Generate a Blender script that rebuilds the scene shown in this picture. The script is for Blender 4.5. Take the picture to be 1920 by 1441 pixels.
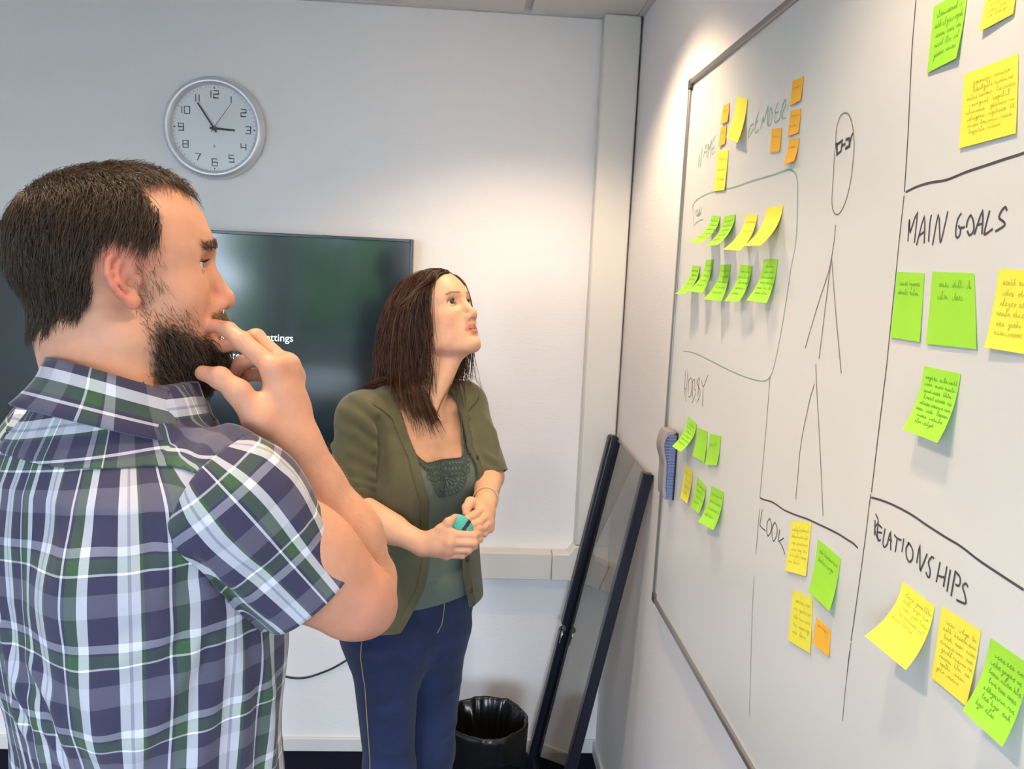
import bpy, bmesh, math, random
import numpy as np
from mathutils import Matrix, Vector
EXPOSURE, SKY_STRENGTH = 1.0, 20.0                               # camera exposure, overcast daylight through the rear windows
LAMP_W = [21, 13, 22]                                           # downlight powers
random.seed(7); RNG = np.random.default_rng(7)
for o in list(bpy.data.objects): bpy.data.objects.remove(o)
scene = bpy.context.scene
COL = scene.collection
PI = math.pi
# ------------------------------------------------------------------ camera
F_PX, IMG_W, IMG_H = 1530.0, 1920.0, 1441.0
CAM = np.array([0.0, 0.0, 1.72])
YAW, PITCH, ROLL = 0.06388563, 0.13955251, 0.04466608
_w = np.array([math.sin(YAW)*math.cos(PITCH), math.cos(YAW)*math.cos(PITCH), -math.sin(PITCH)])
_r0 = np.array([math.cos(YAW), -math.sin(YAW), 0.0]); _u0 = np.cross(_r0, _w)
_r = math.cos(ROLL)*_r0 + math.sin(ROLL)*_u0
_u = -math.sin(ROLL)*_r0 + math.cos(ROLL)*_u0
cam_data = bpy.data.cameras.new('camera'); cam = bpy.data.objects.new('camera', cam_data); COL.objects.link(cam)
cam_data.sensor_width = 36.0; cam_data.lens = F_PX/IMG_W*36.0; cam_data.clip_start = 0.02; cam_data.clip_end = 200
cam.matrix_world = Matrix(((_r[0], _u[0], -_w[0], CAM[0]), (_r[1], _u[1], -_w[1], CAM[1]), (_r[2], _u[2], -_w[2], CAM[2]), (0, 0, 0, 1)))
scene.camera = cam
def ray(x, y): return _w + (x-960.0)/F_PX*_r - (y-720.5)/F_PX*_u
def P(x, y, d): return CAM + ray(x, y)*d                       # pixel + distance along the view axis -> place
def onplane(x, y, ax, val):
    d = ray(x, y); return CAM + d*((val-CAM[ax])/d[ax])
def proj(p):
    q = np.asarray(p)-CAM; return np.array([960+F_PX*(q@_r)/(q@_w), 720.5-F_PX*(q@_u)/(q@_w)])
# ------------------------------------------------------------------ world, exposure
scene.view_settings.view_transform = 'Standard'; scene.view_settings.look = 'None'
scene.view_settings.gamma = 1.0; scene.view_settings.use_curve_mapping = False
scene.view_settings.exposure = EXPOSURE
world = bpy.data.worlds.new('world'); scene.world = world; world.use_nodes = True
_bg = world.node_tree.nodes['Background']; _bg.inputs[0].default_value = (0.73, 0.855, 1.0, 1); _bg.inputs[1].default_value = SKY_STRENGTH
# ------------------------------------------------------------------ room measures
XW, YB, YR, XL, ZC = 0.535, 2.727, -3.0, -3.3, 2.527   # right wall, back wall, rear wall, left wall, ceiling
# ------------------------------------------------------------------ helpers
def srgb(r, g, b):
    f = lambda c: (c/255/12.92) if c/255 <= 0.04045 else ((c/255+0.055)/1.055)**2.4
    return (f(r), f(g), f(b), 1.0)
def nd(nt, typ, **kw):
    n = nt.nodes.new(typ)
    for k, v in kw.items():
        if k.startswith('i_'): n.inputs[int(k[2:])].default_value = v
        else: setattr(n, k, v)
    return n
def mat(name, col, rough=0.5, metal=0.0, spec=0.5, bump=None, var=None, attr=None, sss=0.0, sheen=0.0, coat=0.0, emit=None, trans=0.0, alpha=None):
    """Principled material; var=(scale, amount) colour mottling, bump=(scale, strength[, stretch]), attr=colour attribute multiplied in"""
    m = bpy.data.materials.new(name); m.use_nodes = True; nt = m.node_tree; b = nt.nodes['Principled BSDF']
    L = nt.links.new
    b.inputs['Base Color'].default_value = col; b.inputs['Roughness'].default_value = rough; b.inputs['Metallic'].default_value = metal
    b.inputs['Specular IOR Level'].default_value = spec
    if sheen: b.inputs['Sheen Weight'].default_value = sheen; b.inputs['Sheen Roughness'].default_value = 0.5
    if coat: b.inputs['Coat Weight'].default_value = coat; b.inputs['Coat Roughness'].default_value = 0.1
    if trans: b.inputs['Transmission Weight'].default_value = trans
    if sss:
        b.inputs['Subsurface Weight'].default_value = sss; b.inputs['Subsurface Radius'].default_value = (1.0, 0.35, 0.2); b.inputs['Subsurface Scale'].default_value = 0.006
    if emit: b.inputs['Emission Color'].default_value = emit[0]; b.inputs['Emission Strength'].default_value = emit[1]
    tc = nd(nt, 'ShaderNodeTexCoord') if (bump or var) else None
    src = None
    if attr:
        a = nd(nt, 'ShaderNodeAttribute', attribute_name=attr)
        src = a.outputs['Color']
    if var:
        n = nd(nt, 'ShaderNodeTexNoise'); n.inputs['Scale'].default_value = var[0]; n.inputs['Detail'].default_value = 4
        L(tc.outputs['Object'], n.inputs['Vector'])
        mr = nd(nt, 'ShaderNodeMapRange'); mr.inputs[3].default_value = 1-var[1]; mr.inputs[4].default_value = 1+var[1]
        mr.inputs[1].default_value = 0.3; mr.inputs[2].default_value = 0.7
        L(n.outputs['Fac'], mr.inputs[0])
        mx = nd(nt, 'ShaderNodeVectorMath', operation='SCALE')
        if src is not None: L(src, mx.inputs[0])
        else: mx.inputs[0].default_value = col[:3]
        L(mr.outputs[0], mx.inputs['Scale']); src = mx.outputs[0]
    if src is not None: L(src, b.inputs['Base Color'])
    if bump:
        mp = nd(nt, 'ShaderNodeMapping'); mp.inputs['Scale'].default_value = bump[2] if len(bump) > 2 else (1, 1, 1)
        L(tc.outputs['Object'], mp.inputs['Vector'])
        n = nd(nt, 'ShaderNodeTexNoise'); n.inputs['Scale'].default_value = bump[0]; n.inputs['Detail'].default_value = 3
        L(mp.outputs[0], n.inputs['Vector'])
        bp = nd(nt, 'ShaderNodeBump'); bp.inputs['Strength'].default_value = bump[1]; bp.inputs['Distance'].default_value = 0.002
        L(n.outputs['Fac'], bp.inputs['Height']); L(bp.outputs[0], b.inputs['Normal'])
    return m
def setp(o, label=None, category=None, group=None, kind=None):
    if label: o['label'] = label
    if category: o['category'] = category
    if group: o['group'] = group
    if kind: o['kind'] = kind
    return o
def link(name, me, m=None, parent=None):
    o = bpy.data.objects.new(name, me); COL.objects.link(o)
    if m is not None and me is not None:
        for mm in (m if isinstance(m, (list, tuple)) else [m]): me.materials.append(mm)
    if parent is not None: o.parent = parent
    return o
def empty(name, loc, **kw):
    o = bpy.data.objects.new(name, None); COL.objects.link(o); o.location = loc; o.empty_display_size = 0.1
    setp(o, **kw); bpy.context.view_layer.update()
    return o
def adopt(o, parent):                                            # parent while keeping the world place
    o.parent = parent; o.matrix_parent_inverse = Matrix.Translation(parent.matrix_world.translation).inverted() if parent.type == 'EMPTY' else parent.matrix_world.inverted()
    return o
def meshdata(name, V, Fc, smooth=False):
    me = bpy.data.meshes.new(name)
    me.from_pydata(V.tolist() if isinstance(V, np.ndarray) else V, [], Fc.tolist() if isinstance(Fc, np.ndarray) else Fc)
    if smooth: me.polygons.foreach_set('use_smooth', np.ones(len(me.polygons), dtype=bool))
    me.update()
    return me
def part(name, V, Fc, m, parent=None, smooth=False):
    o = link(name, meshdata(name, V, Fc, smooth), m)
    if parent is not None: adopt(o, parent)
    return o
def vcol(o, C, name='Col'):
    a = o.data.color_attributes.new(name, 'FLOAT_COLOR', 'POINT')
    C4 = np.ones((len(o.data.vertices), 4), np.float32); C4[:, :C.shape[1]] = C
    a.data.foreach_set('color', C4.ravel())
def vvec(o, U, name):
    a = o.data.attributes.new(name, 'FLOAT_VECTOR', 'POINT')
    U3 = np.zeros((len(o.data.vertices), 3), np.float32); U3[:, :U.shape[1]] = U
    a.data.foreach_set('vector', U3.ravel())
class MB:
    """collects simple shapes into one mesh"""
    def __init__(s): s.V = []; s.F = []
    def add(s, V, F):
        o = len(s.V); s.V += [tuple(v) for v in V]; s.F += [tuple(i+o for i in f) for f in F]; return s
    def box(s, lo, hi):
        x0, y0, z0 = lo; x1, y1, z1 = hi
        return s.add([(x0,y0,z0),(x1,y0,z0),(x1,y1,z0),(x0,y1,z0),(x0,y0,z1),(x1,y0,z1),(x1,y1,z1),(x0,y1,z1)],
                     [(0,3,2,1),(4,5,6,7),(0,1,5,4),(1,2,6,5),(2,3,7,6),(3,0,4,7)])
    def prism(s, poly, axis, a, b):
        """poly of 2D points (the two other axes in order) extruded along axis from a to b"""
        n = len(poly)
        def q(p, t):
            l = list(p); l.insert(axis, t); return tuple(l)
        V = [q(p, a) for p in poly]+[q(p, b) for p in poly]
        F = [tuple(range(n))[::-1], tuple(range(n, 2*n))]+[(i, (i+1) % n, n+(i+1) % n, n+i) for i in range(n)]
        if axis == 1: F = [f[::-1] for f in F]
        return s.add(V, F)
    def tube(s, pts, r, n=8, cap=True):
        pts = [np.array(p, float) for p in pts]; m = len(pts); rs = r if hasattr(r, '__len__') else [r]*m
        V = []; F = []; ref = None
        for i, p in enumerate(pts):
            t = pts[min(i+1, m-1)]-pts[max(i-1, 0)]; t /= np.linalg.norm(t)+1e-12
            if ref is None: ref = np.cross(t, (0.3, 0.2, 1.0) if abs(t[2]) < 0.9 else (1.0, 0.1, 0))
            a = ref-t*(ref@t); a /= np.linalg.norm(a); ref = a; b = np.cross(t, a)
            for k in range(n): V.append(p+rs[i]*(math.cos(2*PI*k/n)*a+math.sin(2*PI*k/n)*b))
        for i in range(m-1):
            for k in range(n): F.append((i*n+k, i*n+(k+1) % n, (i+1)*n+(k+1) % n, (i+1)*n+k))
        if cap: F += [tuple(range(n))[::-1], tuple((m-1)*n+k for k in range(n))]
        return s.add(V, F)
    def lathe(s, prof, c=(0, 0, 0), n=48, M=None):
        """prof list of (r, h) spun about local z"""
        V = []; F = []; m = len(prof)
        for r_, h_ in prof:
            for k in range(n):
                v = np.array((r_*math.cos(2*PI*k/n), r_*math.sin(2*PI*k/n), h_))
                V.append((M @ v if M is not None else v)+np.array(c))
        for i in range(m-1):
            for k in range(n): F.append((i*n+k, i*n+(k+1) % n, (i+1)*n+(k+1) % n, (i+1)*n+k))
        if prof[0][0] > 1e-6: F.append(tuple(range(n))[::-1])
        if prof[-1][0] > 1e-6: F.append(tuple((m-1)*n+k for k in range(n)))
        return s.add(V, F)
    def build(s, name, m, parent=None, smooth=False, bevel=0, seg=2, angle=None):
        o = part(name, s.V, s.F, m, parent, smooth)
        if bevel:
            bv = o.modifiers.new('bevel', 'BEVEL'); bv.width = bevel; bv.segments = seg; bv.limit_method = 'ANGLE'; bv.angle_limit = 0.6
        if smooth or bevel:
            o.data.polygons.foreach_set('use_smooth', np.ones(len(o.data.polygons), dtype=bool))
            if angle or bevel: o.data.set_sharp_from_angle(angle=angle or 0.6)
        return o
# ------------------------------------------------------------------ implicit surfaces -> meshes
def smin(a, b, k):
    h = np.clip(0.5+0.5*(b-a)/k, 0, 1); return b+(a-b)*h-k*h*(1-h)
def smax(a, b, k): return -smin(-a, -b, k)
def sph(p, c, r): return np.sqrt(((p-np.asarray(c, p.dtype))**2).sum(1))-p.dtype.type(r)
def ell(p, c, r, M=None):
    q = p-np.asarray(c, p.dtype)
    if M is not None: q = q @ np.asarray(M, p.dtype)
    r = np.asarray(r, p.dtype); a = q/r; k0 = np.sqrt((a*a).sum(1))+1e-6; b = a/r; k1 = np.sqrt((b*b).sum(1))+1e-6
    return k0*(k0-1)/k1
def cone(p, a, b, ra, rb):
    a = np.asarray(a, p.dtype); b = np.asarray(b, p.dtype); ab = b-a; t = np.clip(((p-a) @ ab)/(ab @ ab), 0, 1)
    d = p-a-t[:, None]*ab
    return np.sqrt((d*d).sum(1))-(ra+(rb-ra)*t).astype(p.dtype)
def chain(p, pts, rs, k=0.004):
    d = None
    for i in range(len(pts)-1):
        e = cone(p, pts[i], pts[i+1], rs[i], rs[i+1]); d = e if d is None else smin(d, e, k)
    return d
def segd(p, a, b):
    a = np.asarray(a, p.dtype); b = np.asarray(b, p.dtype); ab = b-a; t = np.clip(((p-a) @ ab)/(ab @ ab), 0, 1)
    d = p-a-t[:, None]*ab; return np.sqrt((d*d).sum(1)), t
def loft(p, zs, A, B, CX, e=2.4):
    """upright body with half widths A (y), half depths B (x) and forward offset CX at heights zs; p in body frame x fwd, y left, z up"""
    z = np.clip(p[:, 2], zs[0], zs[-1]); a = np.interp(z, zs, A); b = np.interp(z, zs, B); c = np.interp(z, zs, CX)
    k = (np.abs((p[:, 0]-c)/b)**e+np.abs(p[:, 1]/a)**e)**(1/e)
    d = (k-1)*np.minimum(a, b)
    dz = np.abs(p[:, 2]-z)
    return np.where(dz > 0, np.hypot(np.maximum(d, 0), dz), d).astype(p.dtype)
def grad(fn, p, e=5e-4):
    g = np.empty_like(p)
    for i in range(3):
        q = p.copy(); q[:, i] += e; r_ = p.copy(); r_[:, i] -= e
        g[:, i] = (fn(q)-fn(r_))/(2*e)
    return g
def mesh_sdf(fn, lo, hi, h, newton=1, slack=1.35):
    lo = np.asarray(lo, float); hi = np.asarray(hi, float); B = 8
    nb = np.ceil((hi-lo)/h/B).astype(int)+1; n = nb*B
    V = np.ones(n, np.float32)
    bi = np.stack(np.meshgrid(*[np.arange(k) for k in nb], indexing='ij'), -1).reshape(-1, 3)
    cen = (lo+(bi*B+(B-1)/2)*h).astype(np.float32)
    d = fn(cen); act = np.abs(d) < B*h*0.87*slack
    Vb = V.reshape(nb[0], B, nb[1], B, nb[2], B)
    ina = bi[~act]; Vb[ina[:, 0], :, ina[:, 1], :, ina[:, 2], :] = np.where(d[~act] < 0, -1, 1).astype(np.float32)[:, None, None, None]
    ab = bi[act]; off = np.stack(np.meshgrid(*[np.arange(B)]*3, indexing='ij'), -1).reshape(-1, 3)
    for s in range(0, len(ab), 512):
        q = ab[s:s+512]; idx = (q[:, None, :]*B+off[None]).reshape(-1, 3)
        val = fn((lo+idx*h).astype(np.float32))
        V[idx[:, 0], idx[:, 1], idx[:, 2]] = val
    S = V < 0
    cs = [(i, j, k) for i in (0, 1) for j in (0, 1) for k in (0, 1)]
    sl = lambda A, c: A[c[0]:A.shape[0]-1+c[0], c[1]:A.shape[1]-1+c[1], c[2]:A.shape[2]-1+c[2]]
    cnt = sum(sl(S, c).astype(np.int8) for c in cs); am = (cnt > 0) & (cnt < 8)
    ci = np.argwhere(am); vid = np.full(am.shape, -1, np.int64); vid[am] = np.arange(len(ci))
    acc = np.zeros((len(ci), 3)); num = np.zeros(len(ci))
    for a in range(8):
        for b in range(a+1, 8):
            df = [cs[b][t]-cs[a][t] for t in range(3)]
            if sum(abs(t) for t in df) != 1: continue
            ia = ci+np.array(cs[a]); ib = ci+np.array(cs[b])
            va = V[ia[:, 0], ia[:, 1], ia[:, 2]]; vb = V[ib[:, 0], ib[:, 1], ib[:, 2]]
            m = (va < 0) != (vb < 0); t = va[m]/(va[m]-vb[m])
            acc[m] += np.array(cs[a])+t[:, None]*np.array(df); num[m] += 1
    pts = (lo+(ci+acc/num[:, None])*h)
    Fs = []
    for ax in range(3):
        s0 = [slice(None)]*3; s1 = [slice(None)]*3; s0[ax] = slice(0, -1); s1[ax] = slice(1, None)
        A = S[tuple(s0)]; Bq = S[tuple(s1)]; e = np.argwhere(A != Bq)
        o1, o2 = [(1, 2), (2, 0), (0, 1)][ax]
        ok = (e[:, o1] > 0) & (e[:, o2] > 0) & (e[:, o1] < am.shape[o1]) & (e[:, o2] < am.shape[o2]); e = e[ok]
        q = []
        for u_, v_ in ((-1, -1), (0, -1), (0, 0), (-1, 0)):
            c = e.copy(); c[:, o1] += u_; c[:, o2] += v_; q.append(vid[c[:, 0], c[:, 1], c[:, 2]])
        q = np.stack(q, 1); fl = ~A[e[:, 0], e[:, 1], e[:, 2]]
        q[fl] = q[fl][:, ::-1]; Fs.append(q)
    Fc = np.concatenate(Fs); Fc = Fc[(Fc >= 0).all(1)]
    p = pts.astype(np.float32)
    for _ in range(newton):
        d = fn(p); g = grad(fn, p, h*0.25); gg = np.maximum((g*g).sum(1), 0.05)
        p = p-np.clip(d/gg, -h, h)[:, None]*g
    return p.astype(np.float64), Fc
def keep_faces(V, Fc, mask):
    """faces whose vertices all satisfy mask, with unused vertices dropped"""
    f = Fc[mask[Fc].all(1)]; used = np.unique(f); re = np.full(len(V), -1); re[used] = np.arange(len(used))
    return V[used], re[f], used
def frame(heading, pitch=0.0, roll=0.0):
    """columns forward, left, up; heading in degrees clockwise from +y"""
    h, p, rl = (math.radians(t) for t in (heading, pitch, roll))
    f0 = np.array([math.sin(h), math.cos(h), 0]); l0 = np.array([-math.cos(h), math.sin(h), 0]); z = np.array([0, 0, 1.0])
    f = math.cos(p)*f0+math.sin(p)*z; up = -math.sin(p)*f0+math.cos(p)*z
    return np.stack([f, math.cos(rl)*l0+math.sin(rl)*up, -math.sin(rl)*l0+math.cos(rl)*up], 1)
def nz(v): return v/(np.linalg.norm(v, axis=-1, keepdims=True)+1e-9)
def grow(roots, d0, length, steps, flow, fn, off, stiff=0.5, cling=0.0):
    """strands marching along flow(p, t), kept outside the surface fn by off(t)"""
    p = roots.astype(np.float32).copy(); d = nz(d0).astype(np.float32); out = [p.copy()]; st = (length/steps)[:, None].astype(np.float32)
    for i in range(steps):
        t = (i+1)/steps
        d = nz(d*stiff+(1-stiff)*flow(p, t)).astype(np.float32); p = p+d*st
        s = fn(p); g = nz(grad(fn, p, 1e-3)); o = off(t)
        push = (np.clip(o-s, 0, 0.03)-cling*np.clip(s-o, 0, 0.02))[:, None]; p = (p+g*push).astype(np.float32)
        d = nz(p-out[-1]); out.append(p.copy())
    return np.stack(out)                                            # (steps+1, N, 3)
def strands(paths, width, sides=3, taper=0.25):
    S, N, _ = paths.shape
    T = nz(np.gradient(paths, axis=0)); ref = nz(RNG.normal(size=(N, 3)))
    V = np.zeros((S, N, sides, 3))
    for i in range(S):
        a = nz(np.cross(T[i], ref)); b = np.cross(T[i], a); w = width*(1-(1-taper)*(i/(S-1))**2)
        w = np.broadcast_to(w, (N,))[:, None]
        for k in range(sides):
            V[i, :, k] = paths[i]+w*0.5*(math.cos(2*PI*k/sides)*a+math.sin(2*PI*k/sides)*b)
    idx = np.arange(S*N*sides).reshape(S, N, sides); Fs = []
    for k in range(sides):
        k2 = (k+1) % sides
        Fs.append(np.stack([idx[:-1, :, k], idx[:-1, :, k2], idx[1:, :, k2], idx[1:, :, k]], -1).reshape(-1, 4))
    return V.reshape(-1, 3), np.concatenate(Fs)
# ------------------------------------------------------------------ heads (x forward, y left, z up, origin between the ear canals)
def head_sdf(p, g):
    """g: proportions; returns signed distance in metres"""
    s = g['s']; p = (p/np.float32(s)).astype(np.float32)
    q = p.copy(); q[:, 1] = np.abs(q[:, 1])                            # symmetric features
    m = g['male']
    bk = g.get('back', 0.0)
    d = ell(p, (-0.010+bk*0.5, 0, 0.052), (0.098-bk*0.5, 0.077, g.get('top', 0.080)))
    d = smin(d, ell(p, (-0.040+bk, 0, 0.030), (0.068, 0.068, 0.066)), 0.03)
    d = smin(d, ell(p, (0.030+g.get('fore', 0), 0, 0.040), (0.062, 0.066, 0.075)), 0.03)   # forehead
    d = smin(d, ell(q, (0.034, 0, -0.022), (0.050, 0.056, 0.075)), 0.03)   # face mass
    d = smin(d, ell(q, (0.052, 0.040, -0.010), (0.026, 0.025, 0.024)), 0.022)   # cheekbone
    jw = g['jaw']
    d = smin(d, cone(q, (0.006, 0.048*jw, -0.052), (0.070, 0.015*jw, -0.083), 0.021, 0.018), 0.025)
    d = smin(d, sph(q, (0.076, 0.0, -0.082), 0.0185*g['chin']), 0.016)
    d = smin(d, ell(q, (0.071+g.get('lipx', 0)*0.7, 0, -0.046), (0.029, 0.031, 0.032)), 0.02)          # muzzle
    d = smin(d, ell(q, (0.040, 0.036, -0.045), (0.028, 0.022, 0.030)), 0.025)     # cheek
    d = smin(d, chain(q, [(0.083, 0.006, 0.040), (0.074, 0.030, 0.046), (0.056, 0.050, 0.038)], [0.010*g['brow'], 0.010*g['brow'], 0.008]), 0.018)
    # eye sockets
    d = smax(d, -ell(q, (0.092, 0.032, 0.022), (0.018, 0.019, 0.0125)), 0.014)
    # nose
    n = cone(q, (0.083, 0, 0.034), (0.1045*g['nose'], 0, -0.012), 0.0075, 0.0105)
    n = smin(n, sph(q, (0.1065*g['nose'], 0, -0.0165), 0.0105), 0.006)
    n = smin(n, ell(q, (0.0945, 0.0125, -0.021), (0.0115, 0.0075, 0.0085)), 0.005)
    d = smin(d, n, 0.009)
    d = smax(d, -ell(q, (0.1000, 0.0068, -0.0285), (0.0065, 0.0032, 0.005)), 0.002)   # nostrils
    d = smin(d, cone(q, (0.090, 0, -0.030), (0.094, 0, -0.038), 0.006, 0.0065), 0.008)
    # lips
    lp = g['lips']
    d = smin(d, chain(q, [(0.0935+g.get('lipx', 0), 0.003, -0.0445), (0.089+g.get('lipx', 0)*0.6, 0.014, -0.0465), (0.079, 0.0245, -0.0505)], [0.0062*lp, 0.0052*lp, 0.003]), 0.005)
    d = smin(d, chain(q, [(0.0920+g.get('lipx', 0), 0.0, -0.0560), (0.088+g.get('lipx', 0)*0.6, 0.013, -0.0555), (0.079, 0.0235, -0.0525)], [0.0070*lp, 0.0058*lp, 0.003]), 0.005)
    d = smax(d, -chain(q, [(0.1005+g.get('lipx', 0), 0.0, -0.0505), (0.096+g.get('lipx', 0), 0.013, -0.0508), (0.083, 0.0265, -0.0520)], [0.0016, 0.0016, 0.001]), 0.003)
    d = smax(d, -ell(q, (0.1000, 0, -0.0685), (0.0085, 0.020, 0.0055)), 0.010)       # under the lower lip
    # eyelids: ball with an almond opening
    ex, ey, ez = 0.0685, 0.0320, 0.0225
    lid = sph(q, (ex, ey, ez), 0.0143)
    yy = (q[:, 1]-ey)/0.0150; zz = q[:, 2]-ez-0.0006-0.0012*yy
    up = g.get('lid', 0.0047)*np.sqrt(np.clip(1-yy*yy, 0, 1)); lo = 0.0042*np.sqrt(np.clip(1-yy*yy, 0, 1))
    op = np.maximum(np.maximum(zz-up, -zz-lo), np.abs(yy)*0.015-0.0145)
    lid = smax(lid, -(op.astype(np.float32)), 0.0012)
    lid = np.where(q[:, 0] < ex-0.004, sph(q, (ex-0.004, ey, ez), 0.0125), lid)
    d = smin(d, lid, 0.003)
    # cut the opening through whatever the brow and cheek add in front of the ball
    fr = np.maximum(op, (ex+0.004)-q[:, 0]); d = smax(d, -fr.astype(np.float32), 0.0015)
    # ears
    if g.get('ears', True):
        E = np.array([-0.010+g.get('earx', 0), 0.0735, 0.002+g.get('earz', 0)]); a = math.radians(g.get('earflare', 24)); b = math.radians(-12)
        fx = np.array([math.cos(a), math.sin(a)*-1, 0]); oy = np.array([math.sin(a), math.cos(a), 0]); uz = np.array([0, 0, 1.0])
        fx2 = math.cos(b)*fx+math.sin(b)*uz*-1; uz2 = math.sin(b)*fx+math.cos(b)*uz
        M = np.stack([fx2, oy, uz2], 1).astype(np.float32)
        e = ((q-E.astype(np.float32)) @ M)/np.float32(g.get('ears_', 1.0))                                # x fwd in ear plane, y out, z up
        plate = ell(e, (-0.005, -0.002, 0.003), (0.0185, 0.0055, 0.029))
        root = ell(e, (0.002, -0.010, 0.0), (0.011, 0.013, 0.020))
        ear = smin(plate, root, 0.006)
        hel = [(0.006, 0.002, 0.004), (0.0115, 0.002, 0.016), (0.007, 0.003, 0.0285), (-0.005, 0.004, 0.0335), (-0.0165, 0.005, 0.0275), (-0.0220, 0.0055, 0.013), (-0.0205, 0.005, -0.003), (-0.0140, 0.004, -0.017), (-0.0065, 0.002, -0.026)]
        ear = smax(ear, -ell(e, (-0.004, 0.008, 0.004), (0.0150, 0.0075, 0.023)), 0.003)
        ear = smin(ear, chain(e, hel, [0.0026, 0.0034, 0.0038, 0.0038, 0.0040, 0.0038, 0.0036, 0.0036, 0.0040], 0.003), 0.002)
        ear = smin(ear, chain(e, [(-0.004, 0.0025, 0.022), (-0.0115, 0.0035, 0.012), (-0.0115, 0.0035, 0.000), (-0.0045, 0.003, -0.0120)], [0.0030, 0.0036, 0.0036, 0.0030], 0.003), 0.003)
        ear = smin(ear, ell(e, (-0.001, 0.0005, -0.0275), (0.0092, 0.0046, 0.0098)), 0.004)
        ear = smin(ear, ell(e, (0.0105, 0.003, -0.004), (0.0045, 0.0042, 0.0065)), 0.003)
        ear = smax(ear, -ell(e, (0.002, 0.004, -0.004), (0.0072, 0.0095, 0.0085)), 0.003)
        d = smin(d, ear*np.float32(g.get('ears_', 1.0)), 0.004)
    return (d*np.float32(s)).astype(np.float32)
# ------------------------------------------------------------------ lights of the room: daylight through the rear windows, warm downlights
WINS = [(-3.05, -1.95), (-1.75, -0.65), (-0.45, 0.45)]; WZ0, WZ1 = 0.85, 2.30
for x0, x1 in WINS:
    l = bpy.data.lights.new('window_rear_offscreen', 'AREA'); l.shape = 'RECTANGLE'; l.size = x1-x0; l.size_y = WZ1-WZ0; l.cycles.is_portal = True
    o = bpy.data.objects.new('window_rear_offscreen', l); COL.objects.link(o); o.location = ((x0+x1)/2, YR-0.02, (WZ0+WZ1)/2); o.rotation_euler = (-PI/2, 0, PI)
    o.rotation_euler = Vector((0, 1, 0)).to_track_quat('-Z', 'Z').to_euler()
DOWN = [(0.19, 2.02), (0.16, 0.75), (-0.50, 1.02)]                # warm scallop on the board wall, glow on the board rail, highlight on the man's head
DOWN_AT = ['above the far end of the whiteboard near the corner', 'above the middle of the whiteboard', 'straight above the bearded man']
M_trim = mat('lamp_trim_white', (0.8, 0.8, 0.8, 1), 0.35)
M_lampglow = mat('lamp_glow', (1, 1, 1, 1), 0.5, emit=((1.0, 0.78, 0.52, 1), 12.0))
for i, (x, y) in enumerate(DOWN):
    e = empty('downlight_offscreen', (x, y, ZC), label='round recessed ceiling downlight '+DOWN_AT[i], category='lamp', group='ceiling downlights')
    MB().lathe([(0.046, -0.001), (0.048, -0.006), (0.058, -0.006), (0.062, -0.002), (0.062, 0.0005), (0.046, 0.0005), (0.046, -0.001)], (x, y, ZC), 32).build('trim_ring', M_trim, e, True)
    MB().lathe([(0.0, -0.0015), (0.046, -0.0015), (0.046, -0.0005), (0.0, -0.0005)], (x, y, ZC), 32).build('glowing_disc_offscreen', M_lampglow, e)
    l = bpy.data.lights.new('downlight_beam_offscreen', 'SPOT'); l.energy = LAMP_W[i]; l.color = (1.0, 0.75, 0.47); l.spot_size = math.radians(125); l.spot_blend = 0.55; l.shadow_soft_size = 0.045
    o = bpy.data.objects.new('downlight_beam_offscreen', l); COL.objects.link(o); o.location = (x, y, ZC-0.03); adopt(o, e)
# ------------------------------------------------------------------ room shell
def wall_mat(name, c, stretch):
    return mat(name, c, 0.75, spec=0.25, bump=(160, 0.22, stretch), var=(1.2, 0.012))
M_wallb = wall_mat('back_wallpaper', srgb(238, 233, 234), (0.25, 1, 1.6))
M_wallr = wall_mat('right_wallpaper', srgb(238, 233, 234), (1, 0.25, 1.6))
M_ceil = mat('ceiling_tile_white', srgb(222, 219, 218), 0.85, bump=(400, 0.15))
M_tbar = mat('ceiling_bar_grey', srgb(204, 202, 203), 0.6)
M_plast = mat('duct_plastic_white', srgb(224, 218, 212), 0.45)
M_skirt = mat('skirting_white', srgb(222, 218, 215), 0.5)
M_carpet = mat('carpet_navy', srgb(22, 24, 42), 0.95, spec=0.1, bump=(700, 0.8), var=(300, 0.35))
def structure(o): o['kind'] = 'structure'; return o
structure(MB().box((XL-0.1, YB, -0.05), (XW+0.1, YB+0.1, ZC+0.1)).build('wall_back', M_wallb))
structure(MB().box((XW, YR-0.1, -0.05), (XW+0.1, YB, ZC+0.1)).build('wall_right', M_wallr))
structure(MB().box((XL-0.1, YR-0.1, -0.05), (XL, YB, ZC+0.1)).build('wall_left', M_wallr))
fl = structure(MB().box((XL, YR, -0.05), (XW, YB, 0.0)).build('floor', M_carpet))
wr = MB(); xs = [XL]+[v for w_ in WINS for v in w_]+[XW]
wr.box((XL, YR-0.1, -0.05), (XW, YR, WZ0)).box((XL, YR-0.1, WZ1), (XW, YR, ZC+0.1))
for i in range(0, len(xs), 2): wr.box((xs[i], YR-0.1, WZ0), (xs[i+1], YR, WZ1))
structure(wr.build('wall_rear', M_wallb))
M_frame = mat('window_frame_white', srgb(225, 225, 228), 0.4)
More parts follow.
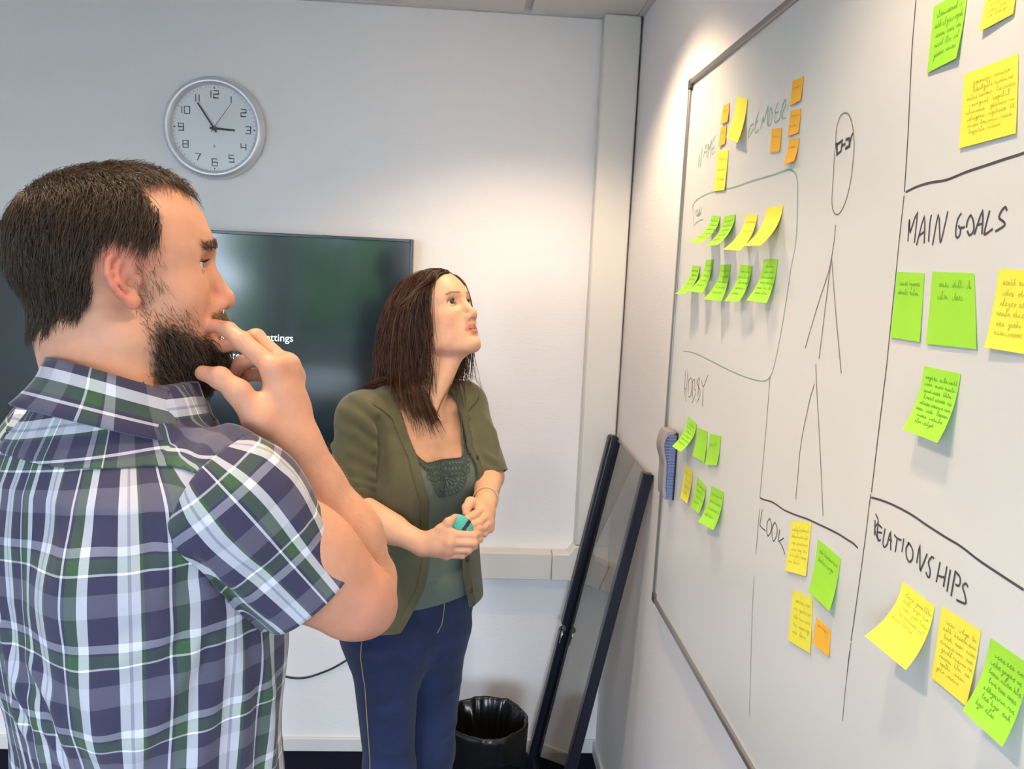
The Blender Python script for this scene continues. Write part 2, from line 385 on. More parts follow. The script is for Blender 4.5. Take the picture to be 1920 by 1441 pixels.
def pane_mat(name, tint, refl=0.08, rough=0.0):
    m = bpy.data.materials.new(name); m.use_nodes = True; nt = m.node_tree; nt.nodes.clear(); L = nt.links.new
    out = nd(nt, 'ShaderNodeOutputMaterial'); tr = nd(nt, 'ShaderNodeBsdfTransparent'); tr.inputs[0].default_value = tint
    gl = nd(nt, 'ShaderNodeBsdfGlossy'); gl.inputs['Roughness'].default_value = rough
    lw = nd(nt, 'ShaderNodeLayerWeight'); lw.inputs[0].default_value = 0.5
    pw = nd(nt, 'ShaderNodeMath', operation='POWER'); pw.inputs[1].default_value = 4.0; L(lw.outputs['Facing'], pw.inputs[0])
    mu = nd(nt, 'ShaderNodeMath', operation='MULTIPLY_ADD', use_clamp=True); mu.inputs[1].default_value = 0.9; mu.inputs[2].default_value = refl; L(pw.outputs[0], mu.inputs[0])
    mx = nd(nt, 'ShaderNodeMixShader'); L(mu.outputs[0], mx.inputs[0]); L(tr.outputs[0], mx.inputs[1]); L(gl.outputs[0], mx.inputs[2]); L(mx.outputs[0], out.inputs[0])
    return m
M_pane = pane_mat('window_glass', (0.95, 0.97, 0.97, 1), 0.06)
for i, (x0, x1) in enumerate(WINS):
    f = MB(); t = 0.06; xm = (x0+x1)/2
    f.box((x0, YR-0.08, WZ0), (x0+t, YR-0.02, WZ1)).box((x1-t, YR-0.08, WZ0), (x1, YR-0.02, WZ1)).box((x0, YR-0.08, WZ0), (x1, YR-0.02, WZ0+t)).box((x0, YR-0.08, WZ1-t), (x1, YR-0.02, WZ1))
    f.box((xm-0.035, YR-0.08, WZ0), (xm+0.035, YR-0.02, WZ1))
    w_ = structure(f.build('window_%d' % (i+1), M_frame))
    for a, b in ((x0+t, xm-0.035), (xm+0.035, x1-t)): MB().box((a, YR-0.054, WZ0+t), (b, YR-0.048, WZ1-t)).build('pane', M_pane, w_)
    MB().box((x0-0.03, YR-0.02, WZ0-0.03), (x1+0.03, YR+0.16, WZ0)).build('window_sill', M_frame, w_, bevel=0.005)
# outside the rear windows: lawn and a hedge row
structure(MB().box((-40, -60, -0.6), (40, 40, -0.5)).build('ground_outside', mat('paving_grey', srgb(120, 120, 116), 0.95, var=(3, 0.2))))
M_leaf = mat('hedge_leaves', srgb(48, 78, 40), 0.9, var=(4, 0.5), bump=(20, 1.0))
def hedge(cx, cy, w, h, seed):
    r = np.random.default_rng(seed); bl = [(r.uniform(-w, w), r.uniform(-0.5, 0.5), r.uniform(0.2, h), r.uniform(0.45, 0.8)) for _ in range(26)]
    def f(p):
        d = None
        for bx_, by_, bz_, br_ in bl:
            e = sph(p, (cx+bx_, cy+by_, -0.5+bz_), br_); d = e if d is None else smin(d, e, 0.15)
        return d+(0.06*np.sin(p[:, 0]*9)*np.sin(p[:, 1]*11)*np.sin(p[:, 2]*10)).astype(np.float32)
    V, Fc = mesh_sdf(f, (cx-w-1, cy-1.5, -0.55), (cx+w+1, cy+1.5, h+0.6), 0.16); return part('hedge', V, Fc, M_leaf, None, True)
for i_, (hx, hw, hh, lb) in enumerate(((-6.9, 1.1, 2.2, 'leafy green hedge outside, beyond the left end of the rear windows'), (-2.5, 1.2, 2.7, 'tallest leafy green hedge outside the rear windows'), (1.9, 1.1, 2.3, 'leafy green hedge outside, beyond the whiteboard end of the rear windows'))): setp(hedge(hx, -9.5, hw, hh, 20+i_), lb, 'hedge', 'hedges outside the windows')
# ceiling: tiles between bars
cl = structure(MB().box((XL, YR, ZC+0.012), (XW, YB, ZC+0.1)).build('ceiling', M_tbar))
tw = 0.625; bar = 0.024; sx = onplane(992, 12, 2, ZC)[0]; gx = [sx-tw*k for k in range(7)][::-1]
gx = [XL-0.2]+[g for g in gx if g > XL]+[XW+0.2]; gy = [YB+0.2]+[YB-0.5-1.25*k for k in range(5)]+[YR-0.2]; gy = gy[::-1]
for i in range(len(gx)-1):
    for j in range(len(gy)-1):
        lo = (max(gx[i]+bar/2, XL+0.02), max(gy[j]+bar/2, YR+0.02), ZC); hi = (min(gx[i+1]-bar/2, XW-0.02), min(gy[j+1]-bar/2, YB-0.02), ZC+0.02)
        if hi[0]-lo[0] > 0.02 and hi[1]-lo[1] > 0.02: MB().box(lo, hi).build('ceiling_tile', M_ceil, cl, bevel=0.002)
structure(MB().box((XL, YB-0.02, ZC-0.004), (XW-0.1, YB, ZC+0.02)).build('trim_1', M_tbar))
structure(MB().box((XW-0.02, YR, ZC-0.004), (XW, YB-0.06, ZC+0.02)).build('trim_2', M_tbar))
structure(MB().box((XL, YB-0.012, 0), (XW, YB, 0.05)).build('baseboard_back', M_skirt, bevel=0.003))
structure(MB().box((XW-0.012, YR, 0), (XW, YB-0.012, 0.05)).build('baseboard_right', M_skirt, bevel=0.003))
# cable duct: along the back wall, flat corner piece, up the corner to the ceiling
DY = 0.055; dz0, dz1 = 0.668, 0.763; dx0 = 0.412
trk = empty('trim_3', (0, YB, dz0)); trk['kind'] = 'structure'
MB().box((XL, YB-DY, dz0), (0.335, YB, dz1)).build('duct_cover', M_plast, trk, bevel=0.004)
MB().prism([(0.3365, dz0-0.001), (XW-0.006, dz0-0.001), (XW-0.006, dz1+0.03), (dx0, dz1+0.03), (dx0-0.022, dz1), (0.3365, dz1)], 1, YB-DY-0.001, YB).build('corner_piece', M_plast, trk, bevel=0.004)
MB().box((dx0, YB-DY, dz1+0.0315), (XW-0.006, YB, ZC)).build('duct_cover', M_plast, trk, bevel=0.006)
# ------------------------------------------------------------------ television
M_black = mat('tv_black_plastic', (0.012, 0.012, 0.014, 1), 0.25)
def screen_mat():
    m = bpy.data.materials.new('tv_screen'); m.use_nodes = True; nt = m.node_tree; b = nt.nodes['Principled BSDF']
    b.inputs['Base Color'].default_value = (0.006, 0.007, 0.009, 1); b.inputs['Roughness'].default_value = 0.11; b.inputs['Specular IOR Level'].default_value = 0.55
    b.inputs['Emission Color'].default_value = (0.02, 0.05, 0.06, 1); b.inputs['Emission Strength'].default_value = 0.12
    return m
tx1, tz1 = -0.1665, 1.802; tx0, tz0 = tx1-1.445, tz1-0.835; ty = YB-0.062
tv = empty('television', (tx0/2+tx1/2, YB, tz0), label='large wall-mounted black flat television with a settings menu on screen', category='television')
bz = 0.010
fb = MB()
fb.box((tx0, ty, tz0), (tx0+bz, ty+0.045, tz1)).box((tx1-bz, ty, tz0), (tx1, ty+0.045, tz1)).box((tx0+bz, ty, tz1-bz), (tx1-bz, ty+0.045, tz1)).box((tx0+bz, ty, tz0), (tx1-bz, ty+0.045, tz0+0.018))
fb.build('bezel', M_black, tv, bevel=0.0015)
scr = MB().box((tx0+bz, ty+0.004, tz0+0.018), (tx1-bz, ty+0.02, tz1-bz)).build('screen', screen_mat(), tv)
MB().box((tx0+0.05, ty+0.02, tz0+0.05), (tx1-0.05, YB-0.001, tz1-0.05)).build('back_housing', M_black, tv)
M_txt = mat('screen_text', (0.8, 0.9, 0.95, 1), 0.5, emit=((0.75, 0.92, 1.0, 1), 0.75))
def screen_text(body, px, py, size_px):
    cu = bpy.data.curves.new('menu_text', 'FONT'); cu.body = body; sc = size_px/F_PX*2.68; cu.size = sc
    o = bpy.data.objects.new('menu_text', cu); COL.objects.link(o)
    dg = bpy.context.evaluated_depsgraph_get(); me = bpy.data.meshes.new_from_object(o.evaluated_get(dg)); bpy.data.objects.remove(o)
    p = onplane(px, py, 1, ty+0.0035)
    V = np.array([v.co[:] for v in me.vertices]); V = np.stack([V[:, 0]+p[0], np.full(len(V), p[1]), V[:, 1]+p[2]], 1)
    part('menu_text', V, [tuple(f.vertices) for f in me.polygons], M_txt, scr)
for t_, x_, y_ in (('d', 411, 589), ('g', 413, 608), ('tion', 407, 638), ('settings', 490, 638), ('ote c', 424, 672), ('ues', 414, 693)): screen_text(t_, x_, y_, 19)
# cables on the wall under the television
def wall_cable(name, pts, r_, m, label):
    q = [onplane(x, y, 1, YB-0.004-r_) for x, y in pts]; f = []
    for i in range(len(q)-1):
        a = q[max(i-1, 0)]; b = q[i]; c = q[i+1]; d = q[min(i+2, len(q)-1)]
        for k in range(8):
            t = k/8; f.append(0.5*((2*b)+(c-a)*t+(2*a-5*b+4*c-d)*t*t+(3*b-a-3*c+d)*t**3))
    f.append(q[-1]); mb = MB().tube(f, r_, 8)
    o = mb.build(name, m, None, True); setp(o, label, 'cable'); return o
wall_cable('power_cable', [(398, 905), (402, 1000), (430, 1160), (490, 1245), (528, 1266), (565, 1271), (600, 1262), (640, 1243), (700, 1200), (730, 1130), (735, 1085)], 0.0035, mat('cable_black', (0.01, 0.01, 0.011, 1), 0.4), 'black cable sagging on the wall under the television')
# ------------------------------------------------------------------ wall clock
M_silver = mat('clock_silver', srgb(224, 224, 230), 0.34, metal=0.45)
M_face = mat('clock_face', srgb(246, 247, 251), 0.5)
M_dial = mat('clock_print', srgb(70, 72, 84), 0.5)
M_hand = mat('clock_hand', srgb(45, 47, 58), 0.4)
ck_c = onplane(404.5, 242, 1, YB); ck = empty('wall_clock', ck_c, label='round silver-rimmed wall clock with square grey numerals', category='clock')
RX = np.array([[1, 0, 0], [0, 0, -1], [0, 1, 0.]])                # local z -> -y (into the room)
MB().lathe([(0.150, 0.0), (0.158, 0.006), (0.1585, 0.016), (0.155, 0.028), (0.148, 0.036), (0.141, 0.0375), (0.135, 0.034), (0.132, 0.026), (0.132, 0.010)], ck_c, 72, RX).build('rim', M_silver, ck, True)
MB().lathe([(0.0, 0.012), (0.134, 0.012), (0.134, 0.003), (0.0, 0.003)], ck_c, 64, RX).build('dial', M_face, ck)
DIG = {'1': [[(.5, 0), (.5, 1)]], '2': [[(0, 1), (1, 1), (1, .55), (0, .5), (0, 0), (1, 0)]], '3': [[(0, 1), (1, 1), (1, 0), (0, 0)], [(.2, .5), (1, .5)]], '4': [[(0, 1), (0, .4), (1, .4)], [(.95, 1), (.95, 0)]],
       '5': [[(1, 1), (0, 1), (0, .55), (1, .5), (1, 0), (0, 0)]], '6': [[(1, 1), (0, 1), (0, 0), (1, 0), (1, .5), (0, .5)]], '7': [[(0, 1), (1, 1), (.35, 0)]],
       '8': [[(0, 0), (0, 1), (1, 1), (1, 0), (0, 0)], [(0, .5), (1, .5)]], '9': [[(0, 0), (1, 0), (1, 1), (0, 1), (0, .5), (1, .5)]], '0': [[(0, 0), (0, 1), (1, 1), (1, 0), (0, 0)]]}
def ribbon2(mb, pts, w, to3):
    """flat ribbon along 2D points; to3 maps (x, y) to a place"""
    pts = [np.array(p, float) for p in pts]; n = len(pts); V = []; ws = w if hasattr(w, '__len__') else [w]*n
    for i in range(n):
        t = pts[min(i+1, n-1)]-pts[max(i-1, 0)]; t = t/(np.linalg.norm(t)+1e-9); nn = np.array([-t[1], t[0]])
        if 0 < i < n-1:
            a = pts[i]-pts[i-1]; a = a/(np.linalg.norm(a)+1e-9); na = np.array([-a[1], a[0]]); c = max(0.5, nn@na); nn = nn/c
        V.append(to3(pts[i]+nn*ws[i]/2)); V.append(to3(pts[i]-nn*ws[i]/2))
    mb.add(V, [(2*i, 2*i+1, 2*i+3, 2*i+2) for i in range(n-1)])
def ck3(h): return lambda p: (ck_c[0]+p[0], ck_c[1]-h, ck_c[2]+p[1])
for hnum in range(1, 13):
    a = math.radians(90-30*hnum); R_ = 0.104; cx, cy = R_*math.cos(a), R_*math.sin(a); tx = str(hnum); mb = MB()
    W_, H_ = 0.016, 0.0215; tot = sum(0.006 if c == '1' else W_ for c in tx)+0.005*(len(tx)-1); x = cx-tot/2
    for c in tx:
        w_ = 0.006 if c == '1' else W_
        for s in DIG[c]: ribbon2(mb, [(x+px*w_, cy-H_/2+py*H_) for px, py in s], 0.0029, ck3(0.0126))
        x += w_+0.005
    mb.build('numeral', M_dial, ck)
mb = MB()
for k in range(60):
    a = 2*PI*k/60; r0 = 0.124; r1 = 0.129; ribbon2(mb, [(r0*math.cos(a), r0*math.sin(a)), (r1*math.cos(a), r1*math.sin(a))], 0.0008 if k % 5 else 0.0016, ck3(0.0125))
for k in range(4):
    a = PI/2*k; mb.lathe([(0, 0.0128), (0.0024, 0.0128), (0.0024, 0.0122), (0, 0.0122)], (ck_c[0]+0.123*math.cos(a), ck_c[1], ck_c[2]+0.123*math.sin(a)), 10, RX)
mb.build('minute_marks', M_dial, ck)
mb = MB(); ribbon2(mb, [(-0.004, -0.058), (0, -0.051), (0.002, -0.058)], 0.003, ck3(0.0125)); mb.build('maker_mark', mat('clock_red', srgb(196, 150, 160), 0.5), ck)
for nm, ang, ln, w0, w1, h in (('hour_hand', 93, 0.064, 0.0068, 0.0060, 0.016), ('minute_hand', -33.5, 0.090, 0.0058, 0.0045, 0.019), ('second_hand', 35, 0.094, 0.0016, 0.0010, 0.022)):
    a = math.radians(90-ang); mb = MB(); dx_, dy_ = math.cos(a), math.sin(a); t0 = -0.014
    for hh in (h, h+0.0012): ribbon2(mb, [(t0*dx_, t0*dy_), (ln*dx_, ln*dy_)], [w0, w1], ck3(hh))
    mb.F += [(0, 2, 6, 4), (1, 5, 7, 3), (2, 3, 7, 6), (0, 4, 5, 1)]
    mb.build(nm, M_hand, ck)
MB().lathe([(0.0, 0.024), (0.006, 0.024), (0.0065, 0.012)], ck_c, 20, RX).build('hub', M_hand, ck, True)
MB().lathe([(0.0, 0.0285), (0.1335, 0.0285), (0.1335, 0.0265), (0.0, 0.0265)], ck_c, 64, RX).build('glass_cover', pane_mat('clock_glass', (0.98, 0.98, 0.98, 1), 0.035, 0.02), ck)
# ------------------------------------------------------------------ glass cabinet door leaning in the corner
gd_top = 1.185; gy0, gy1 = 2.130, 2.668; lean = 0.225; M_stile = mat('door_frame_dark_navy', srgb(24, 27, 42), 0.32, metal=0.2); M_stile2 = M_stile
gd = empty('glass_cabinet_door', (XW-lean, (gy0+gy1)/2, 0), label='smoked glass cabinet door with dark frame leaning against the wall under the whiteboard', category='glass door')
def lean3(y, s, t):
    """s along the door from the floor up (0..1), t out of the door plane towards the room"""
    L_ = math.hypot(lean-0.002, gd_top); ux, uz = (lean-0.002)/L_, gd_top/L_
    x = XW-lean+s*(lean-0.002)-t*uz; z = s*gd_top+t*ux; return (x, y, z)
def slab(y0, y1, s0, s1, t0, t1):
    mb = MB(); V = [lean3(y, s, t) for s in (s0, s1) for y, t in ((y0, t0), (y1, t0), (y1, t1), (y0, t1))]
    return mb.add(V, [(0, 1, 2, 3), (7, 6, 5, 4), (0, 4, 5, 1), (1, 5, 6, 2), (2, 6, 7, 3), (3, 7, 4, 0)])
slab(gy0, gy0+0.030, 0.0, 1.0, 0.0, 0.030).build('stile', M_stile, gd, bevel=0.002)
slab(gy1-0.046, gy1, 0.0, 1.0, 0.0, 0.034).build('stile', M_stile2, gd, bevel=0.009, seg=4)
slab(gy0+0.030, gy1-0.036, 0.0, 0.035, 0.002, 0.022).build('bottom_rail', M_stile2, gd, bevel=0.002)
slab(gy0+0.028, gy1-0.030, 0.03, 0.995, 0.008, 0.013).build('glass_pane', pane_mat('smoked_glass', (0.60, 0.575, 0.53, 1), 0.05), gd)
M_chrome = mat('chrome', (0.7, 0.7, 0.72, 1), 0.12, metal=1.0)
s_l = 0.435; c0 = np.array(lean3(gy1+0.004, s_l, 0.030)); c1 = np.array(lean3(gy1-0.046, s_l, 0.030)); nrm = nz(np.array(lean3(gy1, s_l, 1.0))-np.array(lean3(gy1, s_l, 0.0))); dwn = nz(np.array(lean3(gy1, 0.0, 0))-np.array(lean3(gy1, 1.0, 0)))
lko = MB().tube([c0, c0*0.5+c1*0.5, c1], [0.0095, 0.0085, 0.0085], 18).tube([c1, c1+(c1-c0)*0.12], 0.0115, 18).build('lock', M_chrome, gd, True, angle=0.6)
kc = c1+(c1-c0)*0.30+dwn*0.016; kb = MB(); kb.tube([c1+(c1-c0)*0.10, c1+(c1-c0)*0.28], 0.0022, 8)
kb.lathe([(0.004, -0.0012), (0.012, -0.0012), (0.012, 0.0012), (0.004, 0.0012), (0.004, -0.0012)], kc, 20, np.stack([dwn, np.cross(nrm, dwn), nrm], 1)); kb.tube([kc+dwn*0.010, kc+dwn*0.034], 0.0022, 6); kb.build('key', M_chrome, lko, True, angle=0.6)
# ------------------------------------------------------------------ waste bin with liner
bc = np.array([0.122, 2.40, 0.0]); M_bin = mat('bin_black', (0.011, 0.011, 0.012, 1), 0.35); M_bag = mat('bin_bag_black', (0.012, 0.012, 0.013, 1), 0.22, bump=(30, 0.5))
bn = empty('waste_bin', bc, label='round black waste bin lined with a black plastic bag', category='bin')
MB().lathe([(0.0, 0.004), (0.100, 0.004), (0.100, 0.0), (0.102, 0.0), (0.122, 0.300), (0.126, 0.312), (0.122, 0.315), (0.118, 0.300), (0.098, 0.01), (0.0, 0.01)], bc, 48).build('bucket', M_bin, bn, True, angle=0.7)
def bag():
    n = 120; prof = [(0.1275, 0.225), (0.1285, 0.262), (0.1300, 0.300), (0.1300, 0.318), (0.1240, 0.324), (0.1170, 0.315), (0.108, 0.27), (0.096, 0.20), (0.085, 0.13), (0.05, 0.10), (0.0, 0.095)]
    V = []; ph = RNG.uniform(0, 6.28, 12)
    for i, (r_, z_) in enumerate(prof):
        amp = [0.001, 0.0012, 0.001, 0.0012, 0.0018, 0.002, 0.006, 0.011, 0.014, 0.01, 0][i]
        for k in range(n):
            t = 2*PI*k/n; w_ = sum(math.sin(f*t+ph[j]+i*0.35*(j % 3-1))/(1+j*0.3) for j, f in enumerate((5, 9, 14, 21, 30)))
            dz = (0.012*math.sin(4*t+1)+0.006*math.sin(11*t))*(1 if i == 0 else 0)+(0.0015*math.sin(7*t+2) if i in (3, 4) else 0)
            rr = r_+amp*w_; V.append((bc[0]+rr*math.cos(t), bc[1]+rr*math.sin(t), z_+dz))
    m_ = len(prof); Fb = [(i*n+k, i*n+(k+1) % n, (i+1)*n+(k+1) % n, (i+1)*n+k) for i in range(m_-1) for k in range(n)]
    return V, Fb
V_, F_ = bag(); part('bag_liner', V_, F_, M_bag, bn, True)
# ------------------------------------------------------------------ added table, unseen behind the camera, to give the television a pale reflection
tb = empty('added_table', (-1.65, -1.5, 0), label='white-topped table added behind the camera for the television to reflect', category='table')
MB().box((-2.45, -2.25, 0.715), (-0.85, -0.75, 0.74)).build('table_top', mat('table_white', srgb(232, 232, 234), 0.35), tb, bevel=0.004)
for lx in (-2.38, -0.96):
    for ly in (-2.18, -0.86): MB().box((lx, ly, 0), (lx+0.04, ly+0.04, 0.715)).build('table_leg', M_chrome, tb, bevel=0.003)
# ------------------------------------------------------------------ people: shared parts
def within(p, c, R, fn, pad=0.03):
    """fn evaluated only inside a ball that holds its surface with pad to spare"""
    d = np.sqrt(((p-np.asarray(c, p.dtype))**2).sum(1)); out = (d-R+pad).astype(p.dtype); m = d < R
    if m.any(): out[m] = fn(p[m])
    return out
def hand_sdf(p, wrist, fingers, thumb, rs=1.0, rw=0.024):
    """fingers: four lists of joints (knuckle, middle, end, tip); thumb: (root, knuckle, joint, tip)"""
    fr = [0.0112, 0.0114, 0.0107, 0.0092]; d = None
    for i, f in enumerate(fingers):
        r0 = fr[i]*rs; e = cone(p, wrist, f[0], rw*rs*0.80, r0*1.12); d = e if d is None else smin(d, e, 0.014*rs)
    for i in range(3): d = smin(d, cone(p, fingers[i][0], fingers[i+1][0], fr[i]*rs*1.08, fr[i+1]*rs*1.08), 0.010*rs)
    mid = [np.mean([np.asarray(f[0]), np.asarray(wrist)], 0) for f in fingers]
    d = smin(d, chain(p, mid, [0.0145*rs]*4, 0.01), 0.014*rs)
    d = smin(d, cone(p, wrist, thumb[0], rw*rs*0.8, 0.0150*rs), 0.014*rs)
    d = smin(d, cone(p, thumb[0], thumb[1], 0.0165*rs, 0.0130*rs), 0.014*rs)
    d = smin(d, cone(p, thumb[0], np.asarray(fingers[0][0])*0.7+np.asarray(wrist)*0.3, 0.0125*rs, 0.0105*rs), 0.014*rs)
    t = smin(cone(p, thumb[1], thumb[2], 0.0122*rs, 0.0107*rs), cone(p, thumb[2], thumb[3], 0.0107*rs, 0.0080*rs), 0.004)
    t = smin(t, sph(p, thumb[2], 0.0112*rs), 0.004); d = smin(d, t, 0.006)
    for i, f in enumerate(fingers):
        r0 = fr[i]*rs
        e = smin(cone(p, f[0], f[1], r0, r0*0.86), cone(p, f[1], f[2], r0*0.86, r0*0.78), 0.003)
        e = smin(e, cone(p, f[2], f[3], r0*0.78, r0*0.64), 0.003); e = smin(e, sph(p, f[1], r0*0.92), 0.003)
        d = smin(d, e, 0.0035)
    return d
def hand_tint(V, fingers, thumb, C, red):
    """redder knuckles and finger ends, pale nail plates on the back of each tip"""
    for f in list(fingers)+[thumb]:
        for j, (amt, rad) in enumerate(((0.30, 0.012), (0.35, 0.009), (0.3, 0.008), (0.5, 0.011))):
            k = np.exp(-((V-np.asarray(f[j]))**2).sum(1)/rad**2)*amt; C[:] = C*(1-k[:, None])+red*k[:, None]
    return C
M_skin = mat('skin', (0.6, 0.35, 0.25, 1), 0.48, spec=0.35, attr='Col', var=(60, 0.05), bump=(350, 0.12), sss=0.10)
M_skin.node_tree.nodes['Principled BSDF'].inputs['Subsurface Scale'].default_value = 0.004
M_hair = mat('hair', (0.05, 0.03, 0.02, 1), 0.42, spec=0.4, attr='Col')
M_eye = mat('eye', (0.8, 0.8, 0.8, 1), 0.12, attr='Col')
def eyelashes(O, M, g, parent, ln):
    for s in (-1, 1):
        P_ = []
        for k in range(26):
            yy = -1+2*k/25; z0 = 0.0231+0.0012*yy*s*s+g['lid']*math.sqrt(max(0, 1-yy*yy)); y0 = 0.032+0.0145*yy; x0 = 0.0685+math.sqrt(max(0, 0.0142**2-(0.0145*yy)**2))-0.0012
            a = np.array((x0, y0*s, z0)); d = nz(np.array((0.8-0.4*abs(yy), (0.25+0.6*max(yy, 0))*s, 0.12))); P_.append([O+M@((a+d*ln*t+np.array((0, 0, 0.0022))*t*t)*g['s']) for t in (0, 0.35, 0.7, 1.0)])
        hair_part('eyelashes', np.array(P_).transpose(1, 0, 2), 0.0006, np.tile(np.array([[0.012, 0.008, 0.006]]), (len(P_), 1)), parent)
def eyeballs(O, M, g, parent, gaze, iris, white=(0.60, 0.57, 0.55)):
    for s in (-1, 1):
        c = np.array((0.0685, 0.032*s, 0.0225))*g['s']; r_ = 0.0126*g['s']; gz = nz(np.asarray(gaze, float))
        a = nz(np.cross((0, 0, 1.0), gz)); b = np.cross(gz, a); B_ = np.stack([a, b, gz], 1); n = 24; V = []; Cc = []; m_ = 16
        for i in range(m_+1):
            t = PI*i/m_
            for k in range(n):
                v = B_ @ np.array((math.sin(t)*math.cos(2*PI*k/n), math.sin(t)*math.sin(2*PI*k/n), math.cos(t)))
                V.append(O+M@(c+v*r_)); Cc.append((0.004, 0.004, 0.004) if t < 0.16 else (iris if t < 0.50 else white))
        Fb = [(i*n+k, (i+1)*n+k, (i+1)*n+(k+1) % n, i*n+(k+1) % n) for i in range(m_) for k in range(n)]
        o = part('eye', V, Fb, M_eye, parent, True); vcol(o, np.array(Cc))
def hair_part(name, paths, width, cols, parent, m=None, sides=3, taper=0.25):
    V, Fh = strands(paths, width, sides, taper); o = part(name, V, Fh, m or M_hair, parent, True)
    S_ = paths.shape[0]; vcol(o, np.repeat(np.broadcast_to(cols[None, :, None, :], (S_, cols.shape[0], sides, 3)).reshape(-1, 3), 1, 0)); return o
def sample_roots(V, prob, n):
    p_ = np.clip(prob, 0, None); idx = RNG.choice(len(V), n, p=p_/p_.sum()); return V[idx]+RNG.normal(scale=0.0012, size=(n, 3)), idx
def smooth01(x, a, b): t = np.clip((x-a)/(b-a), 0, 1); return t*t*(3-2*t)
def bisect_split(V, Fc, planes):
    """cut the mesh along planes so that parts split on a clean line"""
    me = meshdata('tmp', V, Fc); bm = bmesh.new(); bm.from_mesh(me); bpy.data.meshes.remove(me)
    for co, no, test in planes:
        gf = [f for f in bm.faces if test(f.calc_center_median())]
        ge = list({e for f in gf for e in f.edges}); gv = list({v for f in gf for v in f.verts})
        bmesh.ops.bisect_plane(bm, geom=gf+ge+gv, plane_co=Vector(co), plane_no=Vector(no), dist=1e-5)
    bm.verts.index_update(); V2 = np.array([v.co[:] for v in bm.verts]); F2 = [tuple(v.index for v in f.verts) for f in bm.faces]; bm.free()
    return V2, F2
def sub_mesh(V, Fl, sel):
    f = [F_ for F_, s in zip(Fl, sel) if s]; used = sorted({i for F_ in f for i in F_}); re = {v: i for i, v in enumerate(used)}
    return V[used], [tuple(re[i] for i in F_) for F_ in f]
def thicken(o, t, offset=-1):
    md = o.modifiers.new('cloth_thickness', 'SOLIDIFY'); md.thickness = t; md.offset = offset; return o
def plaid_mat():
    m = bpy.data.materials.new('plaid_cotton'); m.use_nodes = True; nt = m.node_tree; L = nt.links.new; b = nt.nodes['Principled BSDF']
    b.inputs['Roughness'].default_value = 0.85; b.inputs['Specular IOR Level'].default_value = 0.2; b.inputs['Sheen Weight'].default_value = 0.15
    at = nd(nt, 'ShaderNodeAttribute', attribute_name='puv'); sp = nd(nt, 'ShaderNodeSeparateXYZ'); L(at.outputs['Vector'], sp.inputs[0])
    navy, white, green, grey = srgb(62, 58, 82), srgb(222, 221, 228), srgb(66, 92, 66), srgb(118, 114, 130)
    per = 0.086
    def ramp(src, stops):
        d = nd(nt, 'ShaderNodeMath', operation='DIVIDE'); d.inputs[1].default_value = per; L(src, d.inputs[0])
        f = nd(nt, 'ShaderNodeMath', operation='FRACT'); L(d.outputs[0], f.inputs[0])
        r_ = nd(nt, 'ShaderNodeValToRGB'); r_.color_ramp.interpolation = 'CONSTANT'; cr = r_.color_ramp
        while len(cr.elements) > 1: cr.elements.remove(cr.elements[0])
        cr.elements[0].position = 0.0; cr.elements[0].color = stops[0][1]
        for ps, c in stops[1:]: e = cr.elements.new(ps); e.color = c
        L(f.outputs[0], r_.inputs[0]); return r_.outputs[0]
    warp = ramp(sp.outputs[0], [(0, navy), (0.06, green), (0.09, white), (0.17, srgb(178, 176, 192)), (0.20, white), (0.29, navy), (0.56, white), (0.66, green), (0.78, navy), (0.815, white), (0.84, navy)])
    weft = ramp(sp.outputs[1], [(0, navy), (0.10, grey), (0.34, navy), (0.52, white), (0.545, green), (0.68, navy), (0.71, srgb(170, 168, 182)), (0.80, navy)])
    mx = nd(nt, 'ShaderNodeMix', data_type='RGBA'); mx.inputs[0].default_value = 0.44; L(warp, mx.inputs[6]); L(weft, mx.inputs[7])
    # white crossing white stays bright: screen a little of the product back in
    pr = nd(nt, 'ShaderNodeMix', data_type='RGBA', blend_type='MULTIPLY'); pr.inputs[0].default_value = 1.0; L(warp, pr.inputs[6]); L(weft, pr.inputs[7])
    ad = nd(nt, 'ShaderNodeMix', data_type='RGBA', blend_type='ADD'); ad.inputs[0].default_value = 0.25; L(mx.outputs[2], ad.inputs[6]); L(pr.outputs[2], ad.inputs[7])
    L(ad.outputs[2], b.inputs['Base Color'])
    sc = nd(nt, 'ShaderNodeVectorMath', operation='SCALE'); sc.inputs['Scale'].default_value = 1; L(at.outputs['Vector'], sc.inputs[0])
    ns = nd(nt, 'ShaderNodeTexNoise'); ns.inputs['Scale'].default_value = 900; L(sc.outputs[0], ns.inputs['Vector'])
    bp = nd(nt, 'ShaderNodeBump'); bp.inputs['Strength'].default_value = 0.25; bp.inputs['Distance'].default_value = 0.001; L(ns.outputs['Fac'], bp.inputs['Height']); L(bp.outputs[0], b.inputs['Normal'])
    return m
def clip_mesh(V, Fl, s):
    """the part of the mesh where the vertex field s is positive, cut cleanly along s = 0"""
    V = [tuple(v) for v in V]; out = []; cache = {}
    for f in Fl:
        f = [int(i) for i in f]; k = [s[i] > 0 for i in f]
        if all(k): out.append(tuple(f)); continue
        if not any(k): continue
        g = []
        for a, b in zip(f, f[1:]+f[:1]):
            if s[a] > 0: g.append(a)
            if (s[a] > 0) != (s[b] > 0):
                key = (min(a, b), max(a, b))
                if key not in cache:
                    t = s[a]/(s[a]-s[b]); cache[key] = len(V); V.append(tuple(np.array(V[a])*(1-t)+np.array(V[b])*t))
                g.append(cache[key])
        if len(g) > 2: out.append(tuple(g))
    used = sorted({i for f in out for i in f}); re = {v: i for i, v in enumerate(used)}
    return np.array([V[i] for i in used]), [tuple(re[i] for i in f) for f in out]

